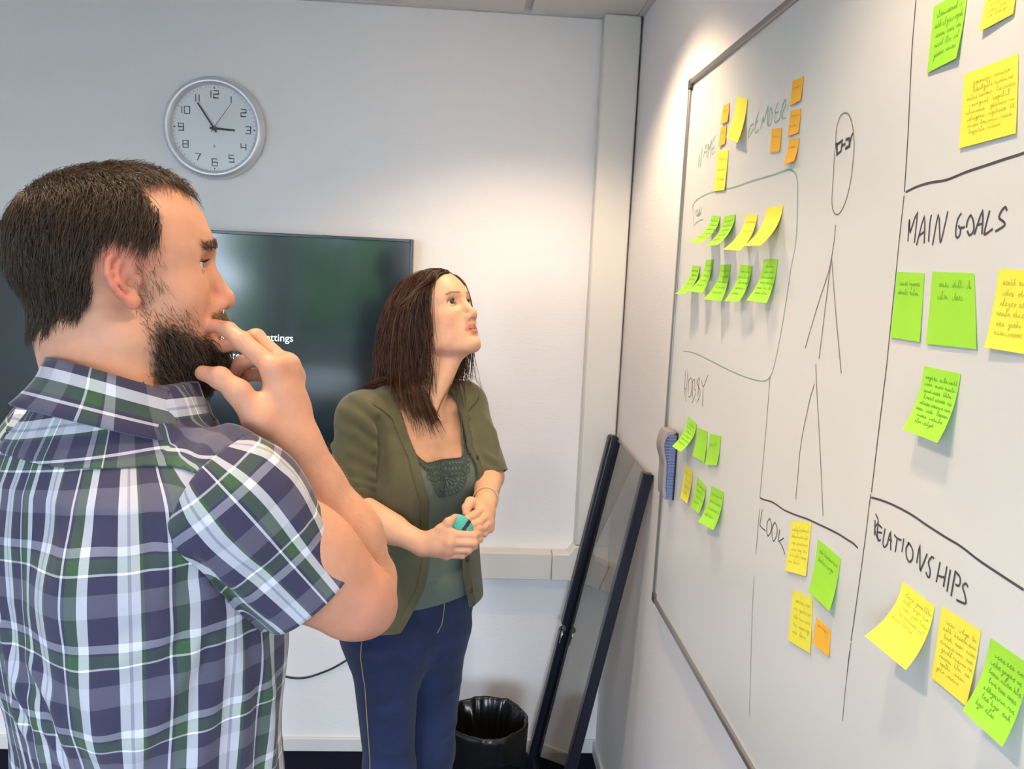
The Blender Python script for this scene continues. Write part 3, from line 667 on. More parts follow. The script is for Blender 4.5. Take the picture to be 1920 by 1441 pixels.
def hit(px, py, fn, d0, d1):
    """where the line of sight through a pixel first meets the surface fn"""
    ds = np.arange(d0, d1, 0.004); q = (CAM[None]+ray(px, py)[None]*ds[:, None]).astype(np.float32); v = fn(q); k = np.argmax(v < 0)
    if v[k] >= 0: k = int(np.argmin(v))
    return q[k].astype(float)
def add_folds(d, p, folds):
    for a, b, h, w in folds:
        m = sph(p, (a+b)/2, np.linalg.norm(a-b)/2+3*w) < 0
        if m.any(): s_, t = segd(p[m], a, b); d[m] -= (1.5*h*np.exp(-(s_/w)**2)*(0.35+0.65*np.sin(PI*np.clip(t*0.8+0.1, 0, 1)))).astype(d.dtype)
    return d
def fold_lines(lines, fn, d0, d1):
    out = []
    for pts, h, w in lines:
        q = [hit(x, y, fn, d0, d1) for x, y in pts]
        for i in range(len(q)-1): out.append((q[i], q[i+1], h, w))
    return out
# ------------------------------------------------------------------ the bearded man
MH_M = frame(63, 3, -3); MH_O = P(228, 540, 0.88)
GM = dict(earx=0.010, earz=0.006, earflare=10, ears_=0.82, top=0.070, back=0.012, s=1.0, male=1, jaw=1.05, chin=1.05, brow=1.2, nose=1.0, lips=0.9, lid=0.0028, fore=-0.004)
TM_M = frame(38); _t = P(275, 1400, 0.93); TM_O = np.array([_t[0], _t[1], 0.0])
def tm(f, l, z): return TM_O+TM_M@np.array((f, l, z))
man = empty('person', (TM_O[0], TM_O[1], 0), label='bearded man in a checked short-sleeved shirt touching his chin', category='person')
sh_R = tm(0.005, -0.155, 1.476); hem_R = P(586, 1110, 0.838); el_R = P(658, 1120, 0.865); el_F = P(668, 1078, 0.925); wr_R = P(548, 838, 0.885)
sh_L = tm(-0.005, 0.165, 1.478); el_L = tm(-0.01, 0.225, 1.19); wr_L = tm(0.05, 0.225, 0.945)
FR = [[P(513, 690, .868), P(453, 639, .872), P(428, 618, .880), P(406, 611, .888)],
      [P(536, 687, .888), P(480, 634, .898), P(441, 641, .905), P(419, 649, .905)],
      [P(546, 705, .906), P(490, 668, .925), P(452, 680, .925), P(437, 703, .915)],
      [P(546, 732, .922), P(497, 703, .938), P(466, 702, .935), P(452, 716, .930)]]
TR = [P(492, 793, .862), P(447, 735, .853), P(412, 708, .853), P(380, 699, .860)]
def mirror_hand(w_, fwd, down, out, s=1.0):
    """relaxed hand hanging from wrist w_: fwd towards the fingers, out = back of the hand, down = little-finger side"""
    fwd, down, out = nz(np.asarray(fwd)), nz(np.asarray(down)), nz(np.asarray(out)); F4 = []
    for i in range(4):
        b = w_+fwd*(0.088-0.004*abs(i-1))*s+down*(i-1.3)*0.019*s; l = [0.043, 0.047, 0.043, 0.034][i]*s
        p1 = b+nz(fwd-out*0.35)*l; p2 = p1+nz(fwd*0.6-out)*l*0.6; p3 = p2+nz(fwd*0.2-out)*l*0.5; F4.append([b, p1, p2, p3])
    t0 = w_+fwd*0.025*s-down*0.024*s-out*0.006; t1 = t0+nz(fwd-down*0.5-out*0.4)*0.042*s; t2 = t1+nz(fwd-down*0.1-out*0.3)*0.031*s; t3 = t2+nz(fwd-out*0.3)*0.024*s
    return F4, [t0, t1, t2, t3]
FL, TL = mirror_hand(wr_L, np.array((0, 0, -1.0))+0.2*TM_M[:, 0], -TM_M[:, 0], TM_M[:, 1])
neck_t = MH_O+MH_M@np.array((-0.030, 0, -0.050)); neck_b = tm(-0.022, 0, 1.545)
def man_head(p): return head_sdf(((p-MH_O.astype(np.float32)) @ MH_M.astype(np.float32)).astype(np.float32), GM)
def man_neck(p):
    n = cone(p, neck_t, neck_b, 0.058, 0.062)
    for s in (-1, 1): n = smin(n, cone(p, MH_O+MH_M@np.array((-0.025, 0.052*s, -0.030)), tm(0.045, 0.018*s, 1.50), 0.016, 0.013), 0.022)
    n = smin(n, cone(p, MH_O+MH_M@np.array((0.02, 0, -0.085)), tm(0.05, 0, 1.52), 0.030, 0.03), 0.03)
    n = smin(n, sph(p, MH_O+MH_M@np.array((0.030, 0, -0.118)), 0.017), 0.012)
    return smin(n, cone(p, tm(-0.02, -0.12, 1.455), tm(-0.02, 0.12, 1.455), 0.042, 0.042), 0.05)
def man_hn(p): return smin(within(p, MH_O+MH_M@np.array((0, 0, .01)), 0.20, man_head), within(p, (neck_t+neck_b)/2, 0.30, man_neck, 0.06), 0.022)
def man_body(p):
    d = within(p, MH_O+MH_M@np.array((0, 0, .01)), 0.20, man_head)
    d = smin(d, within(p, (neck_t+neck_b)/2, 0.30, man_neck, 0.06), 0.022)
    def armr(p):
        a = cone(p, sh_R, el_R, 0.048, 0.044); fo = el_F+(wr_R-el_F)*0.28
        a = smin(a, sph(p, el_R*0.55+sh_R*0.45, 0.050), 0.04)
        f_ = smin(cone(p, el_F, fo, 0.041, 0.046), cone(p, fo, wr_R, 0.046, 0.0265), 0.02)
        f_ = smin(f_, cone(p, fo*0.4+wr_R*0.6, wr_R, 0.031, 0.0255), 0.015)
        a = smin(a, cone(p, P(690, 1138, .885), P(692, 1085, .93), 0.030, 0.032), 0.02); a = smin(a, f_, 0.006)
        return smin(a, within(p, (wr_R+FR[1][1])/2, 0.18, lambda p: hand_sdf(p, wr_R*0.97+FR[1][0]*0.03, FR, TR, 1.0, 0.026), 0.05), 0.016)
    d = smin(d, within(p, (sh_R+el_R+wr_R)/3, 0.36, armr, 0.06), 0.012)
    def arml(p):
        a = smin(cone(p, sh_L, el_L, 0.052, 0.043), cone(p, el_L, wr_L, 0.043, 0.027), 0.012)
        return smin(a, within(p, (wr_L+FL[1][1])/2, 0.18, lambda p: hand_sdf(p, wr_L, FL, TL, 1.0), 0.05), 0.016)
    d = smin(d, within(p, (sh_L+el_L+wr_L)/3, 0.40, arml, 0.06), 0.03)
    return d
def build_body(fn, lo, hi, h, name, parent):
    V, Fc = mesh_sdf(fn, lo, hi, h); return V, Fc
mlo = np.minimum.reduce([sh_L, el_L, wr_L, el_R, neck_b])-0.14; mhi = np.maximum.reduce([sh_R, el_R, MH_O+(0, 0, .05), wr_L, tm(.2, 0, 1.5)])+0.13; mlo[2] = 0.74; mhi[2] = MH_O[2]+0.16
V, Fc = mesh_sdf(man_body, mlo, mhi, 0.0028)
H = (V-MH_O) @ MH_M; near_head = (np.abs(H) < (0.16, 0.12, 0.18)).all(1) & (H[:, 2] > -0.13) & (np.abs(man_hn(V.astype(np.float32))) < 0.004) & (hand_sdf(V.astype(np.float32), wr_R, FR, TR, 1.0, 0.026) > 0.004)
x, y, z = H[:, 0], H[:, 1], H[:, 2]; ay = np.abs(y)
# hair, beard and brow regions in the head frame
side_lim = np.interp(z, [-0.095, -0.06, -0.03, 0.0, 0.022, 0.034, 0.05, 0.07, 0.088, 0.105, 0.14], [-0.080, -0.052, -0.034, -0.030, -0.028, -0.014, 0.030, 0.040, 0.030, 0.012, 0.012])
top_lim = np.interp(ay, [0, 0.02, 0.045, 0.06], [0.074, 0.066, 0.026, 0.012])
lim = np.where(z > 0.10, np.maximum(side_lim, top_lim), side_lim)
ear_x = np.abs((x+0.002)/0.030); ear_z = np.abs((z-0.008)/0.050); near_ear = (ear_x**2+ear_z**2 < 1.0) & (ay > 0.055)
hair_m = near_head*smooth01(lim-x, -0.002, 0.010)*smooth01(z+0.040-0.5*(x+0.09)+0.004*np.sin(y*300), -0.010, 0.008)*~near_ear
thin = smooth01(z, 0.105, 0.125)*smooth01(x, -0.05, 0.03)
sideburn = near_head*smooth01(0.034-np.abs(x-0.020), 0.012, 0.024)*(ay > 0.045)*smooth01(z, -0.05, -0.01)*(1-smooth01(z, 0.035, 0.045))*(x > 0.006)
jawz = np.interp(x, [-0.01, 0.01, 0.03, 0.05, 0.07, 0.09], [-0.075, -0.045, -0.040, -0.050, -0.060, -0.066])
dense = near_head*smooth01(jawz+0.004-z, -0.010, 0.016)*smooth01(x, 0.012, 0.032)*(z > -0.114)
cheek = near_head*smooth01(-z, 0.012, 0.035)*smooth01(x, 0.008, 0.02)*(1-smooth01(x, 0.055, 0.072))*(ay > 0.035)
mous = near_head*(z > -0.043)*(z < -0.0285)*(x > 0.062)*(ay < 0.034)*smooth01(0.034-ay, 0, 0.006)
soul = near_head*(z < -0.062)*(x > 0.075)*(ay < 0.03)
brow = near_head*smooth01(0.0055-np.abs(z-(0.0445-0.25*np.clip(ay-0.038, 0, 1))), 0, 0.003)*(x > 0.045)*(ay > 0.010)*(ay < 0.052)
beard = np.maximum.reduce([dense, mous*0.25, soul, cheek*0.20, sideburn*0.12])
beard *= ~((np.abs(z+0.0505) < 0.011) & (ay < 0.026) & (x > 0.07))
skin_c = np.array(srgb(208, 150, 122)[:3]); red_c = np.array(srgb(206, 118, 98)[:3]); pale = np.array(srgb(226, 180, 158)[:3])
C_ = np.tile(skin_c, (len(V), 1)); dark = np.array(srgb(74, 52, 44)[:3])
earm = near_head*(ay > 0.0715)*(x < 0.03)*(x > -0.05)*(z > -0.045)*(z < 0.05)
C_ += (np.array(srgb(214, 112, 98)[:3])-C_)*(0.55*smooth01(ay, 0.070, 0.079)*earm*smooth01(1-((x+0.002)/0.034)**2-((z-0.004)/0.046)**2, 0.0, 0.35))[:, None]
for c0, rr, am in (((0.108, 0, -0.016), 0.016, 0.4), ((0.06, -0.045, -0.015), 0.025, 0.3), ((0.06, 0.045, -0.015), 0.025, 0.3)):
    k = near_head*np.exp(-((H-np.array(c0))**2).sum(1)/rr**2)*am; C_ += (red_c-C_)*k[:, None]
lipm = near_head*(x > 0.078)*(ay < 0.026)*smooth01(0.0105-np.abs(z+0.0510), 0, 0.004); C_ += (np.array(srgb(196, 124, 112)[:3])-C_)*(0.6*lipm)[:, None]
C_ += (dark-C_)*(np.clip(hair_m*(1-0.72*thin), 0, 1)*0.85)[:, None]; C_ += (dark-C_)*(np.clip(beard, 0, 1)*0.55)[:, None]; C_ += (dark-C_)*(brow*0.35)[:, None]
C_ = hand_tint(V, FR, TR, C_, red_c)
ek = np.exp(-((V-P(690, 1140, .84))**2).sum(1)/0.06**2)*0.35; C_ += (red_c-C_)*ek[:, None]
body = part('body', V, Fc, M_skin, man, True); vcol(body, C_)
eyeballs(MH_O, MH_M, GM, man, (1, -0.25, 0.10), (0.05, 0.06, 0.06))
eyelashes(MH_O, MH_M, GM, man, 0.006)
def mh_world(d): return nz(d @ MH_M.T)
def man_flow(kind):
    def f(p, t):
        q = (p-MH_O) @ MH_M; n = len(q); ax = np.sign(q[:, 1])
        if kind == 'hair':
            top = smooth01(q[:, 2], 0.07, 0.12)[:, None]; back = smooth01(-q[:, 0], 0.03, 0.08)[:, None]
            sd = np.stack([np.full(n, -0.35), 0.10*ax, np.full(n, -1.0)], 1); tp = np.stack([np.full(n, 0.25), -0.75+0*ax, np.full(n, -0.10)], 1); bk = np.stack([np.full(n, 0.05), -0.1*ax, np.full(n, -1.0)], 1)
            d = sd*(1-back)+bk*back; d = d*(1-top)+tp*top
        elif kind == 'beard': d = np.stack([0.30+0*ax, 0.12*ax, np.full(n, -1.0)], 1)
        elif kind == 'mous': d = np.stack([0.25+0*ax, 0.55*ax, np.full(n, -1.0)], 1)
        else: d = np.stack([-0.55+0*ax, 1.0*ax, np.full(n, 0.15)], 1)
        return mh_world(d+FNOISE[:n]*(0.18 if kind == 'hair' else 0.28))
    return f
def man_strands(name, prob, n, lmin, lmax, kind, lift, width, c0, c1, steps=5, up0=0.6, wild=0.35):
    global FNOISE
    R_, idx = sample_roots(V, prob, n); FNOISE = RNG.normal(size=(n, 3)); nrm = nz(grad(man_hn, R_.astype(np.float32), 1e-3))
    ln = RNG.uniform(lmin, lmax, n); li = RNG.uniform(0.2, 1, n)*lift
    d0 = nz(man_flow(kind)(R_, 0)*(1-up0)+nrm*up0+RNG.normal(size=(n, 3))*wild*0.3)
    paths = grow(R_-nrm*0.001, d0, ln, steps, man_flow(kind), man_hn, lambda t: li*min(1, t*2.2), 0.5, 0.30 if kind == 'hair' else 0.15)
    mixk = RNG.uniform(0, 1, n)[:, None]; return hair_part(name, paths, width, np.array(c0)*(1-mixk)+np.array(c1)*mixk, man), R_
hd, hl = (0.021, 0.013, 0.010), (0.095, 0.056, 0.033)
bmask = hair_m*(1-0.85*thin)
man_strands('hair', bmask*smooth01(z, 0.0, 0.06), 11000, 0.020, 0.034, 'hair', 0.0070, 0.00075, hd, hl, 6, 0.16, 0.2)
man_strands('hair', bmask*(1-smooth01(z, 0.02, 0.07)), 8000, 0.010, 0.020, 'hair', 0.0065, 0.0007, hd, hl, 5, 0.18, 0.2)
man_strands('hair', hair_m*smooth01(z, 0.085, 0.115), 2600, 0.025, 0.045, 'hair', 0.0090, 0.0006, hd, hl, 6, 0.2, 0.3)
man_strands('beard', dense**1.5+soul*0.5, 6500, 0.010, 0.021, 'beard', 0.011, 0.0008, (0.018, 0.011, 0.008), (0.10, 0.052, 0.028), 5, 0.45)
man_strands('beard', np.clip(dense, 0, 0.4)+cheek*0.7+sideburn*0.25, 2600, 0.006, 0.014, 'beard', 0.005, 0.00042, (0.035, 0.020, 0.013), (0.16, 0.085, 0.045), 5, 0.3)
man_strands('moustache', mous, 420, 0.009, 0.016, 'mous', 0.007, 0.0005, (0.14, 0.075, 0.035), (0.42, 0.25, 0.11))
man_strands('eyebrow', brow, 520, 0.006, 0.010, 'brow', 0.0022, 0.00045, (0.05, 0.030, 0.018), (0.17, 0.10, 0.055), up0=0.2)
# fine hair on the forearm
fv = (((V-el_R) @ (wr_R-el_R))/((wr_R-el_R)@(wr_R-el_R))); fm = (fv > 0.05)*(fv < 0.95)*(np.sqrt(((V-el_R-fv[:, None]*(wr_R-el_R))**2).sum(1)) < 0.07)
R_, idx = sample_roots(V, fm.astype(float), 900); nrm = nz(grad(man_body, R_.astype(np.float32), 1e-3)); al = nz(el_R-wr_R)
d0 = nz(nrm*0.25-al*0.2+RNG.normal(size=(900, 3))*0.35+np.array((0.3, 0, -0.5)))
pth = grow(R_, d0, RNG.uniform(0.004, 0.010, 900), 3, lambda p, t: nz(nrm*0.15-al*0.1+np.array((0.4, 0, -0.6))), man_body, lambda t: 0.0012*t)
hair_part('arm_hair', pth, 0.00016, RNG.uniform(0.7, 1.3, (900, 1))*np.array([[0.40, 0.22, 0.11]]), man)
# shirt -----------------------------------------------------------
SZ = [0.80, 0.95, 1.05, 1.19, 1.30, 1.38, 1.44, 1.490, 1.525, 1.555, 1.585]
SA = [0.178, 0.175, 0.168, 0.168, 0.174, 0.178, 0.176, 0.160, 0.115, 0.078, 0.064]
SB = [0.122, 0.122, 0.119, 0.119, 0.126, 0.128, 0.122, 0.112, 0.096, 0.082, 0.070]
SC = [0.002, 0.002, 0.002, 0.000, -0.004, -0.008, -0.012, -0.018, -0.022, -0.020, -0.014]
TMf = TM_M.astype(np.float32); TOf = TM_O.astype(np.float32)
ax_R = nz(hem_R-sh_R); ax_L = nz(el_L-sh_L); hem_L = sh_L+ax_L*0.22
def arm_cloth(p, sh, hem, r0, r1): return cone(p, sh, hem+(hem-sh)*0.25, r0, r1)
def shirt_base(p):
    q = (p-TOf) @ TMf
    d = loft(q, SZ, SA, SB, SC)
    aR = smin(arm_cloth(p, sh_R, hem_R, 0.066, 0.0500), sph(p, sh_R, 0.066), 0.02); aL = arm_cloth(p, sh_L, hem_L, 0.069, 0.060)
    kR = 0.007+0.034*np.exp(-(sph(p, sh_R+np.array((0, 0, 0.02)), 0)/0.085)**2); kL = 0.010+0.034*np.exp(-(sph(p, sh_L+np.array((0, 0, 0.02)), 0)/0.085)**2)
    d = smin(d, aR, kR.astype(d.dtype)); d = smin(d, aL, kL.astype(d.dtype))
    d = smin(d, cone(p, tm(-0.012, -0.060, 1.506), tm(0.004, -0.125, 1.516), 0.030, 0.030), 0.035); d = smin(d, cone(p, tm(-0.012, 0.060, 1.500), tm(0.0, 0.125, 1.488), 0.030, 0.030), 0.035)
    d = smin(d, cone(p, tm(-0.095, -0.095, 1.40), tm(-0.085, -0.10, 1.30), 0.045, 0.04), 0.05); d = smin(d, cone(p, tm(-0.095, 0.095, 1.40), tm(-0.085, 0.10, 1.30), 0.045, 0.04), 0.05)
    d += (0.0016*np.sin(q[:, 2]*38+4*np.sin(q[:, 1]*11))*np.sin(q[:, 1]*23+1.3)).astype(d.dtype)
    return d
FOLDS = fold_lines([([(395, 1105), (350, 1240), (270, 1380), (240, 1441)], 0.007, 0.010), ([(405, 1115), (400, 1260), (370, 1441)], 0.008, 0.009), ([(425, 1140), (455, 1290), (450, 1441)], 0.007, 0.010), ([(470, 1180), (500, 1300), (505, 1441)], 0.006, 0.010), ([(380, 1100), (310, 1180), (230, 1230)], 0.005, 0.011),
    ([(325, 1000), (300, 1120), (290, 1230)], 0.005, 0.010), ([(8, 1180), (40, 1290), (75, 1350), (85, 1441)], 0.007, 0.009), ([(20, 1250), (75, 1320), (120, 1420)], 0.006, 0.008), ([(30, 1330), (60, 1380), (70, 1441)], 0.006, 0.007), ([(60, 1240), (110, 1330), (150, 1441)], 0.005, 0.010), ([(150, 1250), (190, 1360), (200, 1441)], 0.004, 0.012),
    ([(400, 790), (330, 770), (230, 752), (120, 748)], 0.006, 0.009), ([(370, 815), (270, 800), (160, 800)], 0.005, 0.010), ([(395, 770), (340, 752), (300, 745)], 0.006, 0.007), ([(340, 840), (300, 870)], 0.004, 0.008), ([(20, 760), (80, 740)], 0.005, 0.010),
    ([(430, 800), (500, 860), (560, 930)], 0.005, 0.009), ([(360, 990), (440, 1080), (510, 1140)], 0.006, 0.010), ([(345, 930), (420, 1000), (480, 1040)], 0.004, 0.010), ([(535, 905), (590, 985)], 0.006, 0.008), ([(375, 1050), (430, 1115)], -0.006, 0.009), ([(470, 840), (530, 930), (570, 1010)], 0.004, 0.008), ([(400, 830), (380, 900), (370, 960)], 0.005, 0.010),
    ([(120, 900), (135, 1040), (130, 1180)], 0.003, 0.013), ([(230, 900), (240, 1020), (255, 1150)], 0.003, 0.013)], lambda p: shirt_base(p), 0.55, 1.15)
def shirt_sdf(p): return add_folds(shirt_base(p), p, FOLDS)
slo = np.minimum.reduce([tm(-.2, -.2, 0), tm(-.2, .2, 0), tm(.2, .2, 0), hem_L-.09]); shi = np.maximum.reduce([tm(.2, -.2, 0), tm(-.2, -.2, 0), tm(.2, .2, 0), hem_R+.12])
V, Fc = mesh_sdf(shirt_sdf, (slo[0], slo[1], 0.86), (shi[0], shi[1], 1.62), 0.0042)
yoke_z = P(160, 873, 0.765)[2]; yoke_n = TM_M@np.array((0.0, 0.03, 1.0))
yoke_c = tm(-0.13, -0.06, yoke_z)
arm_c = sh_R+nz(sh_R-tm(0, 0, 1.478))*0.004-np.array((0, 0, 0)); arm_n = nz(nz(hem_R-sh_R)*0.45+nz(sh_R-tm(0, 0, 1.478))*0.8)
arm_c = sh_R-arm_n*0.012; armL_n = nz(nz(hem_L-sh_L)*0.35+nz(sh_L-tm(0, 0, 1.478))*0.8); armL_c = sh_L-armL_n*0.012
def armfield(sh, hem, c, n, ax):
    rr = (loft(((V-TM_O)@TM_M).astype(np.float32), SZ, SA, SB, SC)-cone(V.astype(np.float32), sh, hem+(hem-sh)*0.25, 0.066, 0.05)).astype(float)+0.004; return np.minimum((V-c)@n, rr), np.where((np.linalg.norm(V-hem, axis=1) < 0.14), -((V-hem)@ax), 1.0)
fR, hR = armfield(sh_R, hem_R, arm_c, arm_n, ax_R); fL, hL = armfield(sh_L, hem_L, armL_c, armL_n, ax_L)
qv = (V-TM_O)@TM_M; n_up = nz(neck_t-neck_b)
f_nk = np.maximum(0.020-((V-neck_b)@n_up), np.linalg.norm((V-tm(-0.014, 0, 1.56))[:, :2], axis=1)-0.075); f_bot = V[:, 2]-0.885
f_yk = np.minimum((V-yoke_c)@yoke_n, 0.035-qv[:, 0]); f_t = np.minimum(np.minimum(-fR, -fL), np.minimum(f_nk, f_bot))
M_plaid = plaid_mat()
def torso_uv(Vt):
    q = (Vt-TM_O)@TM_M; th = np.arctan2(q[:, 1], -(q[:, 0]+0.01)); return np.stack([th*0.165+0.012, q[:, 2]+0.02*np.sin(th)], 1)
def arm_uv(Vt, sh, ax, ref):
    v = Vt-sh; s = v@ax; a = nz(ref-ax*(ref@ax)); b = np.cross(ax, a); th = np.arctan2(v@b, v@a); return np.stack([th*0.066, s], 1)
Vb, Fb = clip_mesh(V, Fc, np.minimum(f_t, -f_yk)); shirt = part('shirt', Vb, Fb, M_plaid, man, True); vvec(shirt, torso_uv(Vb), 'puv'); thicken(shirt, 0.0022)
Vb, Fb = clip_mesh(V, Fc, np.minimum(f_t, f_yk)); o = part('yoke', Vb, Fb, M_plaid, shirt, True); uvt = torso_uv(Vb); vvec(o, np.stack([uvt[:, 1]*1.0+0.018, uvt[:, 0]], 1), 'puv'); thicken(o, 0.0030, 0.2)
for f_, h_, sh_, ax_, ref in ((fR, hR, sh_R, ax_R, np.array((0, -1.0, 0.35))), (fL, hL, sh_L, ax_L, np.array((0, -1.0, 0.1)))):
    Vb, Fb = clip_mesh(V, Fc, np.minimum(f_, h_)); o = part('sleeve', Vb, Fb, M_plaid, shirt, True); vvec(o, arm_uv(Vb, sh_, ax_, ref), 'puv'); thicken(o, 0.0032, 0.1)
def collar():
    n = 90; m_ = 9; V_ = []; U_ = []
    for i in range(n+1):
        ph = -PI+0.28+(2*PI-0.56)*i/n; ph2 = ph+PI                     # opening at the front
        back = (1+math.cos(ph))/2                                     # 1 at the back, 0 at the front
        cx, cy = -math.cos(ph), -math.sin(ph); zt = 1.562+0.052*back**1.2; rx, ry = 0.070+0.006*(1-back), 0.068
        for k in range(m_+1):
            s = k/m_
            if s < 0.30: u = s/0.30; dr = -0.006*(1-u)-0.001; dz = -0.032*(1-u)
            else:
                u = (s-0.30)/0.70; dr = 0.002+0.013*u+0.020*u*u; dz = 0.004*math.sin(PI*min(1, u*4))-0.044*u-0.012*u*(1-back)
            V_.append(tm(-0.012+(rx+dr)*cx-0.004, (ry+dr)*cy, zt+dz)); U_.append((s*0.062+0.02, ph*0.072))
    W_ = m_+1; F_ = [(i*W_+k, (i+1)*W_+k, (i+1)*W_+k+1, i*W_+k+1) for i in range(n) for k in range(m_)]
    return np.array(V_), F_, np.array(U_)
Vb, Fb, Ub = collar(); o = part('collar', Vb, Fb, M_plaid, shirt, True); vvec(o, Ub, 'puv'); thicken(o, 0.0025, 0)
M_btn = mat('shirt_button', srgb(215, 215, 222), 0.3)
for zb in (0.95, 1.04, 1.13, 1.22, 1.31, 1.40):
    b_ = np.interp(zb, SZ, SB)+np.interp(zb, SZ, SC); MB().lathe([(0.0, 0.004), (0.0045, 0.004), (0.0055, 0.002), (0.0055, -0.002)], tm(b_, 0, zb), 14, np.stack([TM_M[:, 1], TM_M[:, 2], TM_M[:, 0]], 1)).build('button', M_btn, shirt, True)
# trousers and shoes (below the frame)
M_trous = mat('dark_trousers', srgb(40, 42, 56), 0.85, bump=(500, 0.3)); M_shoe = mat('brown_shoe', srgb(58, 40, 30), 0.4)
def trousers_sdf(p, O, M, hipw, z_top, hb, leg_r, foot_y):
    q = ((p-O.astype(np.float32)) @ M.astype(np.float32)).astype(np.float32)
    d = loft(q, [z_top-0.27, z_top-0.22, z_top-0.16, z_top-0.10, z_top], [hipw*0.45, hipw*0.80, hipw*0.97, hipw, hipw*0.93], [hb*0.45, hb*0.78, hb*0.96, hb, hb*0.92], [-0.012, -0.008, -0.005, -0.003, 0.01])
    L_ = []
    for s in (-1, 1):
        l = smin(cone(q, (0.0, s*hipw*0.47, z_top-0.17), (0.012, s*foot_y*0.95, 0.50), leg_r*0.98, leg_r*0.70), cone(q, (0.012, s*foot_y*0.95, 0.50), (-0.02, s*foot_y, 0.07), leg_r*0.70, leg_r*0.58), 0.03); L_.append(l)
    d = smin(d, smin(L_[0], L_[1], 0.004), 0.04)
    return np.maximum(d, 0.055-q[:, 2])
def shoes(O, M, foot_y, s_, m, parent):
    for sd in (-1, 1):
        def f(p):
            d = smin(ell(p, (0.07, 0, 0.035), (0.125, 0.045, 0.040)), ell(p, (-0.03, 0, 0.050), (0.055, 0.038, 0.055)), 0.03); return np.maximum(d, 0.006-p[:, 2])
        V_, F_ = mesh_sdf(f, (-0.11, -0.07, -0.02), (0.22, 0.07, 0.14), 0.006); so = MB(); V_ = V_*s_
        o = part('shoe', (V_+np.array((0, sd*foot_y, 0)))@M.T+O, F_, m, parent, True)
        V2, F2 = mesh_sdf(lambda p: np.maximum(ell(p, (0.055, 0, 0.006), (0.148, 0.048, 0.03)), np.abs(p[:, 2]-0.006)-0.006), (-0.13, -0.07, -0.02), (0.24, 0.07, 0.04), 0.006)
        part('sole', (V2*s_+np.array((0, sd*foot_y, 0)))@M.T+O, F2, m, o, True)
V_, F_ = mesh_sdf(lambda p: trousers_sdf(p, TM_O, TM_M, 0.172, 1.00, 0.122, 0.088, 0.11), tuple(TM_O-np.array((.28, .28, 0))), tuple(TM_O+np.array((.28, .28, 1.05))), 0.010)
part('trousers', V_, F_, M_trous, man, True); shoes(TM_O+TM_M@np.array((-0.03, 0, 0)), TM_M, 0.11, 1.0, M_shoe, man)
# ------------------------------------------------------------------ the woman
WH_M = frame(124, 26, -3); WH_O = P(822, 607, 1.93)
GW = dict(s=0.95, male=0, jaw=0.95, chin=0.90, brow=0.75, nose=0.99, lips=0.90, lid=0.0060, lipx=-0.0055, ears=True)
TW_M = frame(140); _t = P(782, 760, 1.92); TW_O = np.array([_t[0], _t[1], 0.0])
def tw(f, l, z): return TW_O+TW_M@np.array((f, l, z))
woman = empty('person', (TW_O[0], TW_O[1], 0), label='woman with long brown hair in an olive cardigan and blue jeans looking up', category='person')
wsR = tw(-0.005, -0.145, 1.375); weR = P(652, 950, 1.79); wwR = P(793, 1020, 1.72)
wsL = tw(-0.005, 0.145, 1.380); weL = P(916, 893, 1.99); wwL = P(910, 943, 1.82)
WFR = [[P(846, 1001, 1.698), P(889, 1003, 1.706), P(899, 999, 1.730), P(886, 993, 1.745)], [P(843, 1016, 1.694), P(888, 1017, 1.702), P(899, 1010, 1.728), P(884, 1003, 1.745)],
       [P(840, 1029, 1.698), P(878, 1030, 1.706), P(890, 1023, 1.728), P(878, 1015, 1.742)], [P(836, 1040, 1.706), P(866, 1041, 1.712), P(877, 1034, 1.728), P(868, 1027, 1.74)]]
WTR = [P(809, 1010, 1.712), P(826, 993, 1.704), P(841, 979, 1.702), P(853, 969, 1.708)]
WFL = [[P(903, 955, 1.765), P(889, 965, 1.735), P(876, 972, 1.718), P(863, 978, 1.712)], [P(911, 966, 1.765), P(899, 978, 1.735), P(886, 983, 1.720), P(873, 987, 1.710)],
       [P(916, 978, 1.768), P(907, 988, 1.740), P(895, 991, 1.724), P(884, 994, 1.716)], [P(917, 990, 1.772), P(908, 1000, 1.745), P(898, 1002, 1.732), P(889, 1003, 1.724)]]
WTL = [P(896, 948, 1.780), P(882, 941, 1.760), P(875, 951, 1.745), P(873, 962, 1.735)]
wn_t = WH_O+WH_M@np.array((-0.030, 0, -0.050)); wn_b = tw(-0.020, 0, 1.405)
WZ = [0.84, 0.92, 1.00, 1.08, 1.16, 1.25, 1.32, 1.365, 1.395, 1.42]
WA = [0.168, 0.165, 0.150, 0.138, 0.142, 0.152, 0.148, 0.132, 0.095, 0.062]
WB = [0.112, 0.112, 0.103, 0.096, 0.100, 0.104, 0.095, 0.082, 0.068, 0.052]
WC = [0.000, 0.000, 0.004, 0.006, 0.002, -0.004, -0.010, -0.016, -0.018, -0.018]
TWf = TW_M.astype(np.float32); TWo = TW_O.astype(np.float32)
def w_torso(p):
    q = ((p-TWo) @ TWf).astype(np.float32); d = loft(q, WZ, WA, WB, WC, 2.2); q2 = q.copy(); q2[:, 1] = np.abs(q2[:, 1])
    d = smin(d, ell(q2, (0.075, 0.064, 1.222), (0.052, 0.060, 0.060)), 0.045)
    d = smin(d, cone(q2, (-0.012, 0.03, 1.395), (-0.010, 0.140, 1.378), 0.040, 0.040), 0.035)
    return d
def woman_head(p): return head_sdf(((p-WH_O.astype(np.float32)) @ WH_M.astype(np.float32)).astype(np.float32), GW)
